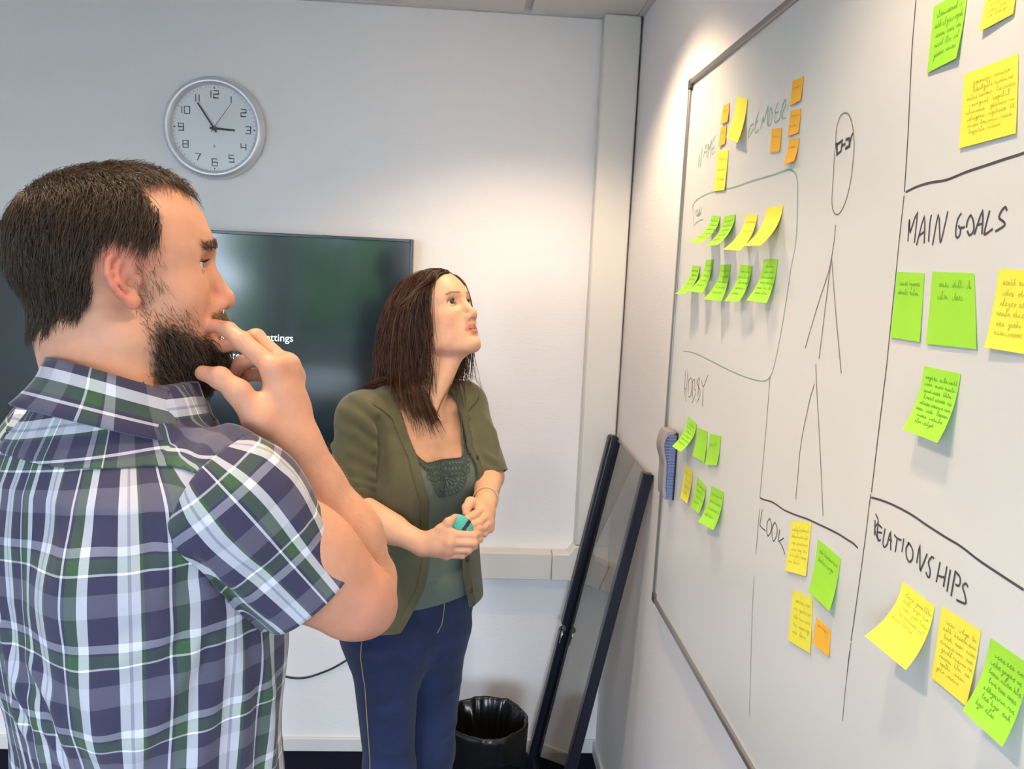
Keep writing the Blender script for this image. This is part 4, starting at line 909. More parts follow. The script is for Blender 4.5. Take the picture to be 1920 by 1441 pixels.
def woman_neck(p):
    n = cone(p, wn_t, wn_b, 0.047, 0.048)
    for s in (-1, 1): n = smin(n, cone(p, WH_O+WH_M@np.array((-0.022, 0.045*s, -0.030)), tw(0.050, 0.014*s, 1.375), 0.011, 0.008), 0.018)
    for s in (-1, 1): n = smin(n, cone(p, tw(0.052, 0.016*s, 1.368), tw(0.020, 0.125*s, 1.400), 0.009, 0.010), 0.02)
    return smin(n, cone(p, WH_O+WH_M@np.array((0.018, 0, -0.078)), tw(0.040, 0, 1.375), 0.024, 0.022), 0.025)
def woman_body(p):
    d = within(p, WH_O+WH_M@np.array((0, 0, .01)), 0.19, woman_head)
    d = smin(d, within(p, (wn_t+wn_b)/2, 0.26, woman_neck, 0.06), 0.018)
    d = smin(d, within(p, tw(0, 0, 1.30), 0.34, lambda p: np.maximum(w_torso(p)+0.004, (1.14-p[:, 2])), 0.06), 0.02)
    def arms(p):
        a = smin(cone(p, wsR, weR, 0.042, 0.036), cone(p, weR, wwR, 0.037, 0.0235), 0.010)
        a = smin(a, cone(p, weR*0.75+wwR*0.25, weR*0.4+wwR*0.6, 0.038, 0.031), 0.015)
        a = smin(a, within(p, np.mean([f[1] for f in WFR], 0), 0.16, lambda p: hand_sdf(p, wwR, WFR, WTR, 0.88)), 0.012)
        b = smin(cone(p, wsL, weL, 0.042, 0.036), cone(p, weL, wwL, 0.037, 0.0235), 0.010)
        b = smin(b, within(p, np.mean([f[1] for f in WFL], 0), 0.16, lambda p: hand_sdf(p, wwL, WFL, WTL, 0.88)), 0.012)
        return np.minimum(a, b)
    d = smin(d, within(p, (wsR+wsL+wwR+wwL)/4, 0.48, arms, 0.06), 0.006)
    return d
lo = np.minimum.reduce([weR, wwR, wsR, tw(.15, 0, 1.2), tw(-.15, 0, 1.2)])-0.07; hi = np.maximum.reduce([weL, wsL, WH_O, tw(.15, .1, 1.2)])+0.12; lo[2] = 1.10; hi[2] = WH_O[2]+0.15
V, Fc = mesh_sdf(woman_body, lo, hi, 0.0027)
H = (V-WH_O) @ WH_M/GW['s']; x, y, z = H[:, 0], H[:, 1], H[:, 2]; ay = np.abs(y)
onh = (np.abs(woman_head(V.astype(np.float32))) < 0.004)
wskin = np.array(srgb(224, 170, 140)[:3]); wred = np.array(srgb(214, 122, 102)[:3])
C_ = np.tile(wskin, (len(V), 1))
for c0, rr, am in (((0.110, 0, -0.016), 0.014, 0.35), ((0.06, -0.045, -0.022), 0.026, 0.38), ((0.06, 0.045, -0.022), 0.026, 0.38)):
    k = onh*np.exp(-((H-np.array(c0))**2).sum(1)/rr**2)*am; C_ += (wred-C_)*k[:, None]
lipm = onh*(x > 0.079)*(ay < 0.026)*smooth01(0.0125*np.sqrt(np.clip(1-(ay/0.0265)**2, 0, 1))-np.abs(z+0.0505), 0, 0.0025); C_ += (np.array(srgb(200, 108, 102)[:3])-C_)*(0.75*lipm)[:, None]
whl = np.interp(z, [-0.08, -0.03, 0.0, 0.03, 0.05, 0.07, 0.085, 0.10, 0.13], [-0.06, -0.03, 0.0, 0.034, 0.046, 0.056, 0.066, 0.076, 0.08])
wscalp = onh*smooth01(whl-x, -0.003, 0.004)*(z > -0.07)
C_ += (np.array((0.030, 0.014, 0.008))-C_)*(wscalp*0.95)[:, None]
lash = onh*(np.abs(z-0.0225-0.0048*np.sqrt(np.clip(1-((ay-0.032)/0.0150)**2, 0, 1)) - 0.0012*(ay-0.032)/0.015) < 0.0010)*(np.abs(ay-0.032) < 0.0155)*(x > 0.06); C_ += (np.array((0.03, 0.018, 0.014))-C_)*(lash*0.8)[:, None]
wbrow = onh*smooth01(0.0034-np.abs(z-(0.0430+0.10*(ay-0.012)-2.6*np.clip(ay-0.034, 0, 1)**1.5)), 0, 0.002)*(ay > 0.011)*(ay < 0.050)*(x > 0.045); C_ += (np.array((0.09, 0.045, 0.026))-C_)*(wbrow*0.75)[:, None]
C_ = hand_tint(V, WFR, WTR, C_, wred); C_ = hand_tint(V, WFL, WTL, C_, wred)
wbody = part('body', V, Fc, M_skin, woman, True); vcol(wbody, C_)
eyeballs(WH_O, WH_M, GW, woman, (1, -0.16, 0.10), (0.060, 0.034, 0.018))
eyelashes(WH_O, WH_M, GW, woman, 0.008)
WV = V
# jeans, shoes
M_jean = mat('denim_blue', srgb(22, 39, 80), 0.85, var=(14, 0.30), bump=(700, 0.45), sheen=0.1)
def jeans_sdf(p):
    d = trousers_sdf(p, TW_O, TW_M, 0.160, 0.99, 0.108, 0.084, 0.065); q = ((p-TWo) @ TWf).astype(np.float32)
    for sd in (-1, 1):
        d = smin(d, ell(q, (-0.055, sd*0.065, 0.87), (0.075, 0.085, 0.10)), 0.05)
        for (a, b, h, w) in (((0.09, sd*0.03, 0.83), (0.06, sd*0.14, 0.88), 0.004, 0.009), ((0.085, sd*0.03, 0.79), (0.05, sd*0.15, 0.81), 0.003, 0.008), ((0.06, sd*0.16, 0.70), (0.08, sd*0.06, 0.68), 0.003, 0.009), ((0.05, sd*0.16, 0.60), (0.08, sd*0.04, 0.56), 0.003, 0.010)):
            s, t = segd(q, a, b); d = d-(h*np.exp(-(s/w)**2)).astype(d.dtype)
    return d
V_, F_ = mesh_sdf(jeans_sdf, tuple(TW_O-np.array((.26, .26, 0))), tuple(TW_O+np.array((.26, .26, 1.04))), 0.006)
jeans = part('jeans', V_, F_, M_jean, woman, True)
M_thread = mat('jeans_thread', srgb(176, 150, 104), 0.7)
def seam_on(fn, pts, r_, name, m, parent, off=0.0006, sub=8, push=True):
    """thin tube laid on the surface fn through points given in the world"""
    pts = [np.array(p, float) for p in pts]; f = []
    for i in range(len(pts)-1):
        for k in range(sub): f.append(pts[i]+(pts[i+1]-pts[i])*k/sub)
    f.append(pts[-1]); f = np.array(f, np.float32)
    for _ in range(4 if push else 0): g = nz(grad(fn, f, 1e-3)); f = (f-g*(fn(f)-off)[:, None]).astype(np.float32)
    return MB().tube(list(f), r_, 5).build(name, m, parent, True)
seam_on(jeans_sdf, [tw(0.03, -0.16, z_) for z_ in (0.95, 0.85, 0.75, 0.65, 0.5, 0.3)], 0.0011, 'side_seam', M_thread, jeans)
seam_on(jeans_sdf, [tw(0.12, 0.012, 0.985), tw(0.12, 0.016, 0.93), tw(0.12, 0.012, 0.885), tw(0.12, 0.0, 0.865)], 0.0010, 'fly_stitching', M_thread, jeans)
for sd in (-1, 1): seam_on(jeans_sdf, [tw(0.11, sd*0.075, 0.985), tw(0.105, sd*0.10, 0.945), tw(0.07, sd*0.16, 0.925)], 0.0010, 'pocket_seam', M_thread, jeans)
shoes(TW_O+TW_M@np.array((-0.03, 0, 0)), TW_M, 0.065, 0.9, mat('black_shoe', (0.02, 0.02, 0.02, 1), 0.4), woman)
# top with lace neckline
M_top = mat('top_grey_green', srgb(92, 106, 98), 0.8, bump=(900, 0.3), sheen=0.1)
def top_sdf(p):
    q = ((p-TWo) @ TWf).astype(np.float32); d = w_torso(p)-0.004
    d = smin(d, loft(q, [0.88, 0.93, 1.0], [0.176, 0.174, 0.164], [0.124, 0.122, 0.115], [0.0, 0.0, 0.002], 2.2), 0.01)
    d += (0.0022*np.sin(q[:, 2]*95+6*q[:, 1])*np.exp(-((q[:, 2]-0.99)/0.06)**2)*(q[:, 0] > 0)).astype(d.dtype); return d
V_, F_ = mesh_sdf(top_sdf, tuple(TW_O+np.array((-.24, -.24, .88))), tuple(TW_O+np.array((.24, .24, 1.44))), 0.0045)
q = (V_-TW_O) @ TW_M; hem_z = 0.945
nl = 1.284+0.085*np.clip((np.abs(q[:, 1])-0.045)/0.05, 0, 3)**2*1.0                 # scoop neckline height across the front
s_top = np.minimum(np.where(q[:, 0] > -0.02, nl, 1.40)-q[:, 2], q[:, 2]-hem_z)
s_top = np.minimum(s_top, 0.122-np.abs(q[:, 1])*np.where(q[:, 2] > 1.28, 1, 0.0))
Vt, Ft = clip_mesh(V_, F_, s_top); top = part('top', Vt, Ft, M_top, woman, True); thicken(top, 0.002)
M_lace = mat('lace_grey_green', srgb(70, 82, 78), 0.85)
def on_chest(y_, z_, off):
    p = np.array([tw(0.14, y_, z_)], np.float32); fw = TW_M[:, 0].astype(np.float32)
    for _ in range(12): p = p-fw*np.clip(top_sdf(p)-off, -0.02, 0.05)[:, None]
    return p[0].astype(float)
def lace_loop(mb, cy, cz, ry, rz, rot_, r_=0.0011, n=12, a0=0, a1=2*PI):
    pts = []
    for k in range(n+1):
        a = a0+(a1-a0)*k/n; u_, v_ = ry*math.cos(a), rz*math.sin(a); pts.append(on_chest(cy+u_*math.cos(rot_)-v_*math.sin(rot_), cz+u_*math.sin(rot_)+v_*math.cos(rot_), 0.0016))
    mb.tube(pts, r_, 4, False)
def neck_z(y_): return 1.284+0.085*max(0, (abs(y_)-0.045)/0.05)**2
lc = MB()
ys = np.linspace(-0.098, 0.098, 25)
for y_ in ys:
    z_ = neck_z(y_)
    lace_loop(lc, y_, z_-0.007, 0.0042, 0.0052, 0, n=8)
    if abs(y_) < 0.09: lace_loop(lc, y_+0.004, z_-0.019, 0.0048, 0.0058, 0, n=8)
    if abs(y_) < 0.06: lace_loop(lc, y_, z_-0.031, 0.0050, 0.0060, 0, n=8)
for k in range(14):
    a = 2*PI*k/14; lace_loop(lc, 0.018*math.cos(a), 1.248+0.018*math.sin(a), 0.011, 0.0034, a, n=9)
for k in range(18):
    a = PI+PI*k/17; lace_loop(lc, 0.042*math.cos(a), 1.250+0.042*math.sin(a), 0.008, 0.0046, a, n=8)
for sd in (-1, 1):
    for k in range(4): lace_loop(lc, sd*(0.044+0.012*k), 1.262+0.013*k, 0.0075, 0.004, sd*(0.7), n=8)
for y0_, dz_ in ((0, 0.0), (0, 0.013)): lc.tube([on_chest(y_, neck_z(y_)-dz_, 0.0014) for y_ in np.linspace(-0.1, 0.1, 40)], 0.0014, 4, False)
lc.build('lace_neckline', M_lace, top, True)
# cardigan
M_card = mat('cardigan_olive', srgb(86, 84, 62), 0.9, bump=(600, 0.5), var=(25, 0.06), sheen=0.2)
wx_R, wx_L = nz(weR-wsR), nz(weL-wsL)
cuff_R = wsR+(weR-wsR)*0.98; cuff_L = wsL+(weL-wsL)*1.0
CZ = [0.86, 0.92, 1.00, 1.08, 1.16, 1.25, 1.32, 1.365, 1.395, 1.42]
CA = [0.190, 0.184, 0.170, 0.160, 0.158, 0.162, 0.158, 0.142, 0.105, 0.072]
CB = [0.140, 0.136, 0.126, 0.120, 0.118, 0.116, 0.106, 0.092, 0.078, 0.062]
def card_base(p):
    q = ((p-TWo) @ TWf).astype(np.float32); d = np.minimum(loft(q, CZ, CA, CB, WC, 2.2), smin(w_torso(p)-0.011, loft(q, CZ, CA, CB, WC, 2.2), 0.02))
    aR = smin(cone(p, wsR, weR+wx_R*0.03, 0.056, 0.047), sph(p, wsR, 0.056), 0.02); aL = smin(cone(p, wsL, weL+wx_L*0.03, 0.056, 0.047), sph(p, wsL, 0.056), 0.02)
    d = smin(d, aR, 0.022); d = smin(d, aL, 0.022)
    return d
WF = fold_lines([([(642, 768), (675, 785), (702, 812)], 0.010, 0.009), ([(632, 795), (668, 815), (700, 842)], 0.008, 0.008), ([(622, 835), (660, 848), (700, 868)], 0.008, 0.007), ([(616, 870), (660, 880), (700, 895)], 0.007, 0.006), ([(640, 900), (670, 905), (700, 912)], 0.006, 0.005), ([(645, 915), (675, 920), (698, 926)], 0.006, 0.005), ([(708, 785), (716, 840), (712, 900)], -0.010, 0.010),
    ([(735, 830), (738, 920), (730, 1010)], 0.006, 0.012), ([(760, 850), (775, 940), (770, 1040)], 0.004, 0.010), ([(715, 960), (740, 1050), (745, 1130)], 0.007, 0.012), ([(905, 780), (925, 810), (932, 840)], 0.006, 0.008), ([(908, 850), (930, 865)], 0.006, 0.006), ([(908, 875), (930, 888)], 0.005, 0.005), ([(660, 745), (690, 760), (705, 780)], 0.006, 0.010)], lambda p: card_base(p), 1.45, 2.3)
def card_sdf(p): return add_folds(card_base(p), p, WF)
clo = np.minimum.reduce([weR-.08, tw(-.2, -.2, 0), tw(.2, -.2, 0), tw(.2, .2, 0)]); chi = np.maximum.reduce([weL+.08, wsL+.07, tw(.2, .2, 0), tw(-.2, .2, 0)])
V_, F_ = mesh_sdf(card_sdf, (clo[0], clo[1], 0.86), (chi[0], chi[1], 1.46), 0.0045)
q = (V_-TW_O) @ TW_M; th = np.arctan2(q[:, 1], q[:, 0])                          # 0 at the front, + her left
zk = [0.86, 0.90, 1.00, 1.06, 1.12, 1.20, 1.30, 1.38, 1.44]
tR = np.interp(q[:, 2], zk, [-0.90, -0.80, -0.45, -0.36, -0.38, -0.44, -0.62, -0.95, -1.3]); tL = np.interp(q[:, 2], zk, [0.62, 0.58, 0.42, 0.40, 0.42, 0.48, 0.62, 0.95, 1.3])
rad = np.hypot(q[:, 0], q[:, 1])
front = np.minimum(th-tR, tL-th)*rad                                             # > 0 inside the opening
armR_m = ((V_-wsR)@wx_R > 0.05) & (cone(V_.astype(np.float32), wsR, weR, 0.05, 0.05) < 0.02); armL_m = ((V_-wsL)@wx_L > 0.05) & (cone(V_.astype(np.float32), wsL, weL, 0.05, 0.05) < 0.02)
front = np.where(armR_m | armL_m, -1, front)
hemz = 0.918-0.02*np.clip(-np.sin(th), 0, 1)+0.01*np.sin(th*5)*0
s_c = np.minimum(-front, q[:, 2]-np.where(armR_m | armL_m, 0, hemz))
for cf_, wx_, sh_ in ((cuff_R, wx_R, wsR), (cuff_L, wx_L, wsL)): s_c = np.minimum(s_c, np.where((np.linalg.norm(V_-cf_, axis=1) < 0.13) & ((V_-sh_)@wx_ > 0.08) & (cone(V_.astype(np.float32), sh_, cf_+wx_*0.1, 0.05, 0.05) < 0.022), -((V_-cf_)@wx_), 1))
ncut = np.linalg.norm((V_-tw(-0.005, 0, 1.43))*np.array((1, 1, 1.0)), axis=1)-0.074; s_c = np.minimum(s_c, ncut)
Vt, Ft = clip_mesh(V_, F_, s_c); card = part('cardigan', Vt, Ft, M_card, woman, True); thicken(card, 0.0035, 0.0)
M_card2 = mat('cardigan_band', srgb(86, 84, 62), 0.9, bump=(600, 0.5))
Vs, Fs = clip_mesh(V_+nz(grad(card_sdf, V_.astype(np.float32), 1e-3))*0.0022, F_, np.minimum(s_c, np.where(q[:, 2] < 1.43, 0.020+front, -1))); bd = part('button_band', Vs, Fs, M_card2, card, True); thicken(bd, 0.003, 0)
M_wbtn = mat('cardigan_button', srgb(52, 46, 34), 0.35)
for zb in (0.96, 1.04, 1.12, 1.20, 1.28):
    a_ = np.interp(zb, zk, [0.62, 0.58, 0.42, 0.40, 0.42, 0.48, 0.62, 0.95, 1.3])+0.075; p = np.array([tw(0.2*math.cos(a_), 0.2*math.sin(a_), zb)], np.float32); dr = (TW_M@np.array((math.cos(a_), math.sin(a_), 0))).astype(np.float32)
    for _ in range(14): p = p-dr*np.clip(card_sdf(p)-0.004, -.02, .05)[:, None]
    tz = np.array((0, 0, 1.0)); tx_ = np.cross(tz, dr); MB().lathe([(0.0, 0.0025), (0.0050, 0.0025), (0.0062, 0.001), (0.0062, -0.002)], p[0], 14, np.stack([tx_, tz, dr], 1)).build('button', M_wbtn, card, True)
# necklace, bracelet
M_brass = mat('old_brass', srgb(110, 86, 56), 0.35, metal=0.8)
def lay(pts, fn, off):
    p = np.array(pts, np.float32)
    for _ in range(6): g = nz(grad(fn, p, 1e-3)); p = (p-g*(fn(p)-off)[:, None]).astype(np.float32)
    return p.astype(float)
nk_e = setp(empty('necklace', tw(0.1, 0, 1.33)), 'fine brass necklace with a small three-bead pendant round the neck', 'necklace')
chainp = lay([P(x_, y_, d_) for x_, y_, d_ in ((812, 700, 1.88), (806, 730, 1.86), (806, 755, 1.85), (815, 778, 1.84), (828, 790, 1.84), (836, 775, 1.85), (843, 750, 1.87), (848, 725, 1.89), (852, 705, 1.90))], woman_body, 0.0012)
fine = []
for i in range(len(chainp)-1):
    for k in range(6): fine.append(chainp[i]+(chainp[i+1]-chainp[i])*k/6)
MB().tube(lay(fine, woman_body, 0.0022), 0.0014, 6).build('chain', M_brass, nk_e, True)
pc = lay([P(823, 792, 1.84), P(829, 791, 1.84), P(834, 788, 1.84)], woman_body, 0.0048)
for i, c in enumerate(pc): MB().lathe([(0.0055*math.sin(t*PI/8), 0.0055*math.cos(t*PI/8)) for t in range(9)], c, 12).build('bead', M_brass if i != 1 else mat('grey_bead', srgb(150, 150, 150), 0.3), nk_e, True)
axb = nz(wwL-weL); cb = wwL*0.85+weL*0.15; a_ = nz(np.cross(axb, (0, 0, 1.0))); b_ = np.cross(axb, a_)
rb = 0.0285; o = MB().tube([cb+rb*(math.cos(t)*a_+math.sin(t)*b_) for t in np.linspace(0, 2*PI, 33)], 0.0016, 6, False).build('bracelet', mat('pale_band', srgb(206, 190, 160), 0.4), None, True); setp(o, 'thin pale bracelet on the woman\'s wrist', 'bracelet')
# teal gadget in the hands
gc = P(864, 984, 1.712); gM = np.stack([nz(P(880, 995, 1.728)-P(850, 974, 1.728)), nz(np.cross(P(880, 995, 1.728)-P(850, 974, 1.728), _w)), -_w], 1)
def gad(p):
    q = ((p-gc.astype(np.float32)) @ gM.astype(np.float32)).astype(np.float32); d = ell(q, (0, 0, 0), (0.029, 0.021, 0.012)); s = np.abs(q[:, 2]-0.004)-0.0008
    return smax(d, -np.maximum(s, 0.0105-np.abs(q[:, 1])).astype(np.float32)*0+d, 0.002)
V_, F_ = mesh_sdf(gad, gc-0.045, gc+0.045, 0.0016); qg = (V_-gc)@gM
gd_ = part('handheld_gadget', V_, F_, mat('teal_rubber', (0.1, 0.5, 0.45, 1), 0.45, attr='Col'), None, True); setp(gd_, 'small rounded teal gadget held between the woman\'s hands', 'gadget')
cg = np.tile(np.array(srgb(70, 178, 166)[:3]), (len(V_), 1)); cg[(qg[:, 0] > 0.006) & (qg[:, 0] < 0.014)] = srgb(44, 20, 30)[:3]; vcol(gd_, cg)
def smooth_line(q, sub):
    out = []
    for i in range(len(q)-1):
        a = q[max(i-1, 0)]; b = q[i]; c = q[i+1]; d = q[min(i+2, len(q)-1)]
        for k in range(sub): t = k/sub; out.append(b+0.5*t*((c-a)+t*((2*a-5*b+4*c-d)+t*(3*b-a-3*c+d))))
    return out+[q[-1]]
# hair
def w_collide(p): return np.minimum(np.minimum(within(p, WH_O, 0.19, woman_head), within(p, (wn_t+wn_b)/2, 0.26, woman_neck, 0.06)), within(p, tw(0, 0, 1.32), 0.34, card_base, 0.06))
def w_flow(p, t):
    q = (p-WH_O) @ WH_M; n = len(q); ax = WSIDE; s = smooth01(np.full(n, t), 0.06, 0.26)[:, None]
    fr = smooth01(q[:, 0], 0.0, 0.05)[:, None]; one = np.ones(n)
    loc = np.stack([-0.55*one, 0.75*ax, -0.55*one], 1)*(1-fr)+np.stack([-0.30*one, 0.85*ax, -0.38*one], 1)*fr
    inw = (np.array((0, 0, -1.0))+0.27*nz(tw(0.02, 0, 1.4)-p)*np.array((1, 1, 0)))
    d = (loc @ WH_M.T)*(1-s)+inw*s
    wv = np.sin(t*15+q[:, 0]*40+q[:, 2]*25)[:, None]*np.array((0.16, 0.10, 0))*s
    return nz(d+wv+WN[:n]*np.array((1, 1, 0.3))*(0.06+0.07*t))
nW = 6500; R_, idx = sample_roots(WV, wscalp*(1+1.2*smooth01(whl-x, 0.03, 0.0)), nW); nrm = nz(grad(woman_head, R_.astype(np.float32), 1e-3)); WN = RNG.normal(size=(nW, 3))
qr = (R_-WH_O)@WH_M; WSIDE = np.where(qr[:, 1]+RNG.normal(scale=0.004, size=nW) > 0.018, 1.0, -1.0)
ln = RNG.uniform(0.235, 0.30, nW)*np.where(qr[:, 0] < -0.06, 0.90, 1); li = RNG.uniform(0.1, 1, nW)
pth = grow(R_-nrm*0.001, nz(nrm*0.2+w_flow(R_, 0)), ln, 22, w_flow, w_collide, lambda t: li*(0.004+0.017*min(1, t*1.6)), 0.55)
lq = ((pth-WH_O) @ WH_M)/GW['s']; bad = ((lq[..., 0] > 0.048) & (lq[..., 2] < 0.062) & (lq[..., 2] > -0.13) & (np.abs(lq[..., 1]) < 0.075)).any(0) | ((lq[..., 0] > 0.020) & (lq[..., 2] < -0.10) & (np.abs(lq[..., 1]) < 0.03)).any(0) | (lq[..., 1] < -0.155).any(0) | (lq[..., 1] > 0.118).any(0); pth = pth[:, ~bad]; nW = pth.shape[1]
mk = RNG.uniform(0, 1, nW)[:, None]**1.5; hair_part('hair', pth, 0.0017, np.array([[0.018, 0.007, 0.0045]])*(1-mk)+np.array([[0.13, 0.048, 0.020]])*mk, woman, taper=0.35)

# twisted lock drawn back from the temple
tp_ = [np.array(t)*GW['s']*np.array((1.04, 1.17, 1.10)) for t in ((0.070, -0.050, 0.086), (0.040, -0.080, 0.066), (0.005, -0.095, 0.047), (-0.035, -0.096, 0.032), (-0.072, -0.078, 0.020), (-0.098, -0.045, 0.010))]
cen_ = np.array(smooth_line(tp_, 7)); Tn = nz(np.gradient(cen_, axis=0)); up_ = nz(np.cross(Tn, np.array((0, 0, 1.0)))); sd_ = np.cross(Tn, up_); nP = len(cen_); allp = []; cl_ = []
for strand_i in range(150):
    ph = PI*(strand_i % 2)+RNG.normal(scale=0.55); rr_ = RNG.uniform(0.002, 0.0065); tt = np.linspace(0, 1, nP); an = ph+tt*3.2*PI
    allp.append(WH_O+(cen_+(np.cos(an)[:, None]*up_+np.sin(an)[:, None]*sd_)*rr_*(1-0.35*tt)[:, None]) @ WH_M.T); k_ = RNG.uniform(0, 1)**1.3; cl_.append(np.array((0.026, 0.011, 0.007))*(1-k_)+np.array((0.15, 0.058, 0.024))*k_)
hair_part('twisted_lock', np.array(allp).transpose(1, 0, 2), 0.0018, np.array(cl_), woman, taper=0.6)
# ------------------------------------------------------------------ whiteboard with marker drawing
XB = XW-0.016; by1, bz0, bz1 = 1.985, 0.892, 2.182; by0 = -0.35
M_board = mat('whiteboard_enamel', srgb(226, 226, 224), 0.22, spec=0.45)
M_alu = mat('board_aluminium', srgb(150, 146, 142), 0.35, metal=0.6); M_cap = mat('board_corner_cap', srgb(70, 66, 70), 0.5)
wb = empty('whiteboard', (XW, (by0+by1)/2, bz0), label='large framed whiteboard covered with marker writing and sticky notes', category='whiteboard')
surf = MB().box((XB, by0+0.012, bz0+0.012), (XW, by1-0.012, bz1-0.012)).build('writing_surface', M_board, wb)
for lo, hi in (((XB-0.006, by0, bz1-0.015), (XW, by1, bz1)), ((XB-0.006, by0, bz0), (XW, by1, bz0+0.015)), ((XB-0.006, by1-0.015, bz0+0.015), (XW, by1, bz1-0.015)), ((XB-0.006, by0, bz0+0.015), (XW, by0+0.015, bz1-0.015))):
    MB().box(lo, hi).build('frame_rail', M_alu, wb, bevel=0.003)
for yy_ in (by0+0.012, by1-0.012):
    for zz_ in (bz0+0.012, bz1-0.012): MB().box((XB-0.0075, yy_-0.0135, zz_-0.0135), (XW, yy_+0.0135, zz_+0.0135)).build('corner_cap', M_cap, wb, bevel=0.005)
def bp(x, y): p = onplane(x, y, 0, XB); return np.array((p[1], p[2]))
M_ink = mat('marker_black', srgb(82, 77, 82), 0.5); M_ink2 = mat('marker_grey', srgb(126, 119, 118), 0.5); M_teal = mat('marker_teal', srgb(140, 182, 168), 0.5)
def smooth_poly(q, sub=4):
    q = [np.array(t, float) for t in q]; out = []
    if len(q) == 2: return q
    for i in range(len(q)-1):
        a = q[max(i-1, 0)]; b = q[i]; c = q[i+1]; d = q[min(i+2, len(q)-1)]
        for k in range(sub): t = k/sub; out.append(b+0.5*t*((c-a)+t*((2*a-5*b+4*c-d)+t*(3*b-a-3*c+d))))
    out.append(q[-1]); return out
def ink(name, crop, strokes, w, m, sub=4):
    ox, oy, sc = crop; mb = MB(); n_ = 0
    for s in strokes:
        q = smooth_poly([bp(ox+x/sc, oy+y/sc) for x, y in s], sub); n_ += 1; off = 0.0003+0.00004*(n_ % 5)
        ribbon2(mb, q, w, lambda p: (XB-off, p[0], p[1]))
    return mb.build(name, m, surf)
cMG, cRE, cLO, cHO, cNA, cJO = (1680, 370, 8.348), (1620, 930, 6.55), (1410, 920, 8.348), (1270, 690, 16.01), (1290, 180, 8.727), (1280, 310, 8.348)
ink('lettering', cMG, [[(190, 690), (215, 340), (222, 545), (335, 235), (290, 710)], [(325, 750), (448, 300), (445, 720)], [(360, 600), (458, 530)], [(560, 270), (535, 400), (513, 690)], [(575, 745), (668, 265), (690, 640), (705, 690), (740, 560), (815, 215)],
    [(1030, 245), (975, 330), (945, 470), (940, 590), (965, 630), (1005, 580), (1015, 480)], [(985, 430), (1000, 475), (1080, 465)], [(1110, 475), (1120, 380), (1175, 280), (1220, 400), (1215, 530), (1155, 590), (1120, 520)],
    [(1230, 580), (1360, 215), (1350, 575)], [(1270, 440), (1360, 405)], [(1470, 205), (1395, 510), (1400, 575), (1520, 490)], [(1740, 210), (1715, 150), (1650, 220), (1620, 320), (1700, 390), (1690, 450), (1560, 530)]], 0.0026, M_ink, 3)
ink('lettering', cRE, [[(130, 480), (140, 290)], [(145, 215), (180, 310), (135, 400), (180, 550)], [(180, 340), (165, 450), (185, 540), (210, 530)], [(180, 345), (225, 390)], [(170, 440), (225, 450)], [(262, 395), (235, 570), (255, 625), (285, 590)],
    [(285, 600), (328, 440), (330, 660)], [(300, 525), (345, 550)], [(375, 470), (410, 515), (465, 540)], [(410, 520), (385, 685)], [(492, 515), (468, 685)], [(555, 575), (520, 640), (525, 740), (560, 805), (600, 760), (600, 660), (560, 580), (540, 580)],
    [(650, 820), (688, 605), (690, 870), (705, 890), (780, 705)], [(865, 765), (835, 745), (795, 810), (815, 900), (810, 985), (785, 985), (765, 930)], [(938, 805), (890, 1055)], [(1022, 860), (978, 1110)], [(905, 965), (945, 985), (1000, 1000)],
    [(1065, 900), (1022, 1170)], [(1125, 930), (1072, 1225)], [(1115, 915), (1175, 980), (1185, 1050), (1165, 1100), (1125, 1080)], [(1280, 1115), (1255, 1070), (1215, 1110), (1240, 1200), (1255, 1290), (1235, 1315), (1135, 1270)]], 0.0026, M_ink, 3)
ink('lettering', cLO, [[(165, 290), (140, 440), (130, 545), (220, 625)], [(280, 425), (240, 500), (235, 640), (255, 705), (295, 640), (310, 530), (285, 430)], [(360, 485), (315, 590), (320, 720), (340, 785), (385, 700), (395, 580), (365, 490)], [(440, 600), (415, 760), (425, 800)], [(500, 735), (430, 785)], [(430, 785), (480, 880), (520, 995)]], 0.0022, M_ink, 3)
ink('lettering', cHO, [[(250, 50), (225, 420), (215, 600), (200, 860)], [(320, 70), (290, 430), (270, 600), (255, 980)], [(215, 600), (245, 615), (275, 600)], [(330, 690), (335, 430), (395, 300), (440, 360), (440, 620), (400, 820), (365, 860), (340, 830)],
    [(460, 860), (450, 440), (530, 345), (500, 600), (545, 660), (540, 800), (445, 1040)], [(620, 860), (630, 560), (590, 430), (655, 290), (665, 350), (635, 570), (685, 650), (680, 820), (590, 1045)], [(720, 360), (745, 470), (795, 540), (920, 200)], [(770, 610), (760, 1160)]], 0.0024, M_ink2, 3)
ink('lettering', cNA, [[(170, 1180), (185, 960), (200, 1160), (235, 830)], [(250, 1020), (300, 780), (310, 1000)], [(260, 930), (310, 900)], [(330, 1010), (335, 780), (350, 870), (385, 720), (370, 1000)], [(450, 650), (410, 740), (400, 950), (440, 900)], [(405, 860), (440, 830)]], 0.0028, M_teal, 3)
ink('lettering', cNA, [[(1070, 460), (1020, 500), (985, 680), (1060, 560), (1075, 520)], [(1160, 260), (1110, 420), (1100, 600), (1160, 550)], [(1110, 440), (1150, 400)], [(1190, 540), (1230, 340), (1245, 430), (1310, 170), (1300, 480)], [(1320, 480), (1350, 190), (1380, 300), (1360, 450), (1310, 490)],
    [(1470, 110), (1430, 250), (1420, 430), (1500, 380)], [(1430, 280), (1490, 260)], [(1500, 380), (1530, 220), (1590, 60), (1600, 150), (1540, 290), (1560, 370), (1610, 350)], [(1640, 145), (1642, 165)], [(1632, 205), (1634, 225)]], 0.0030, M_teal, 3)
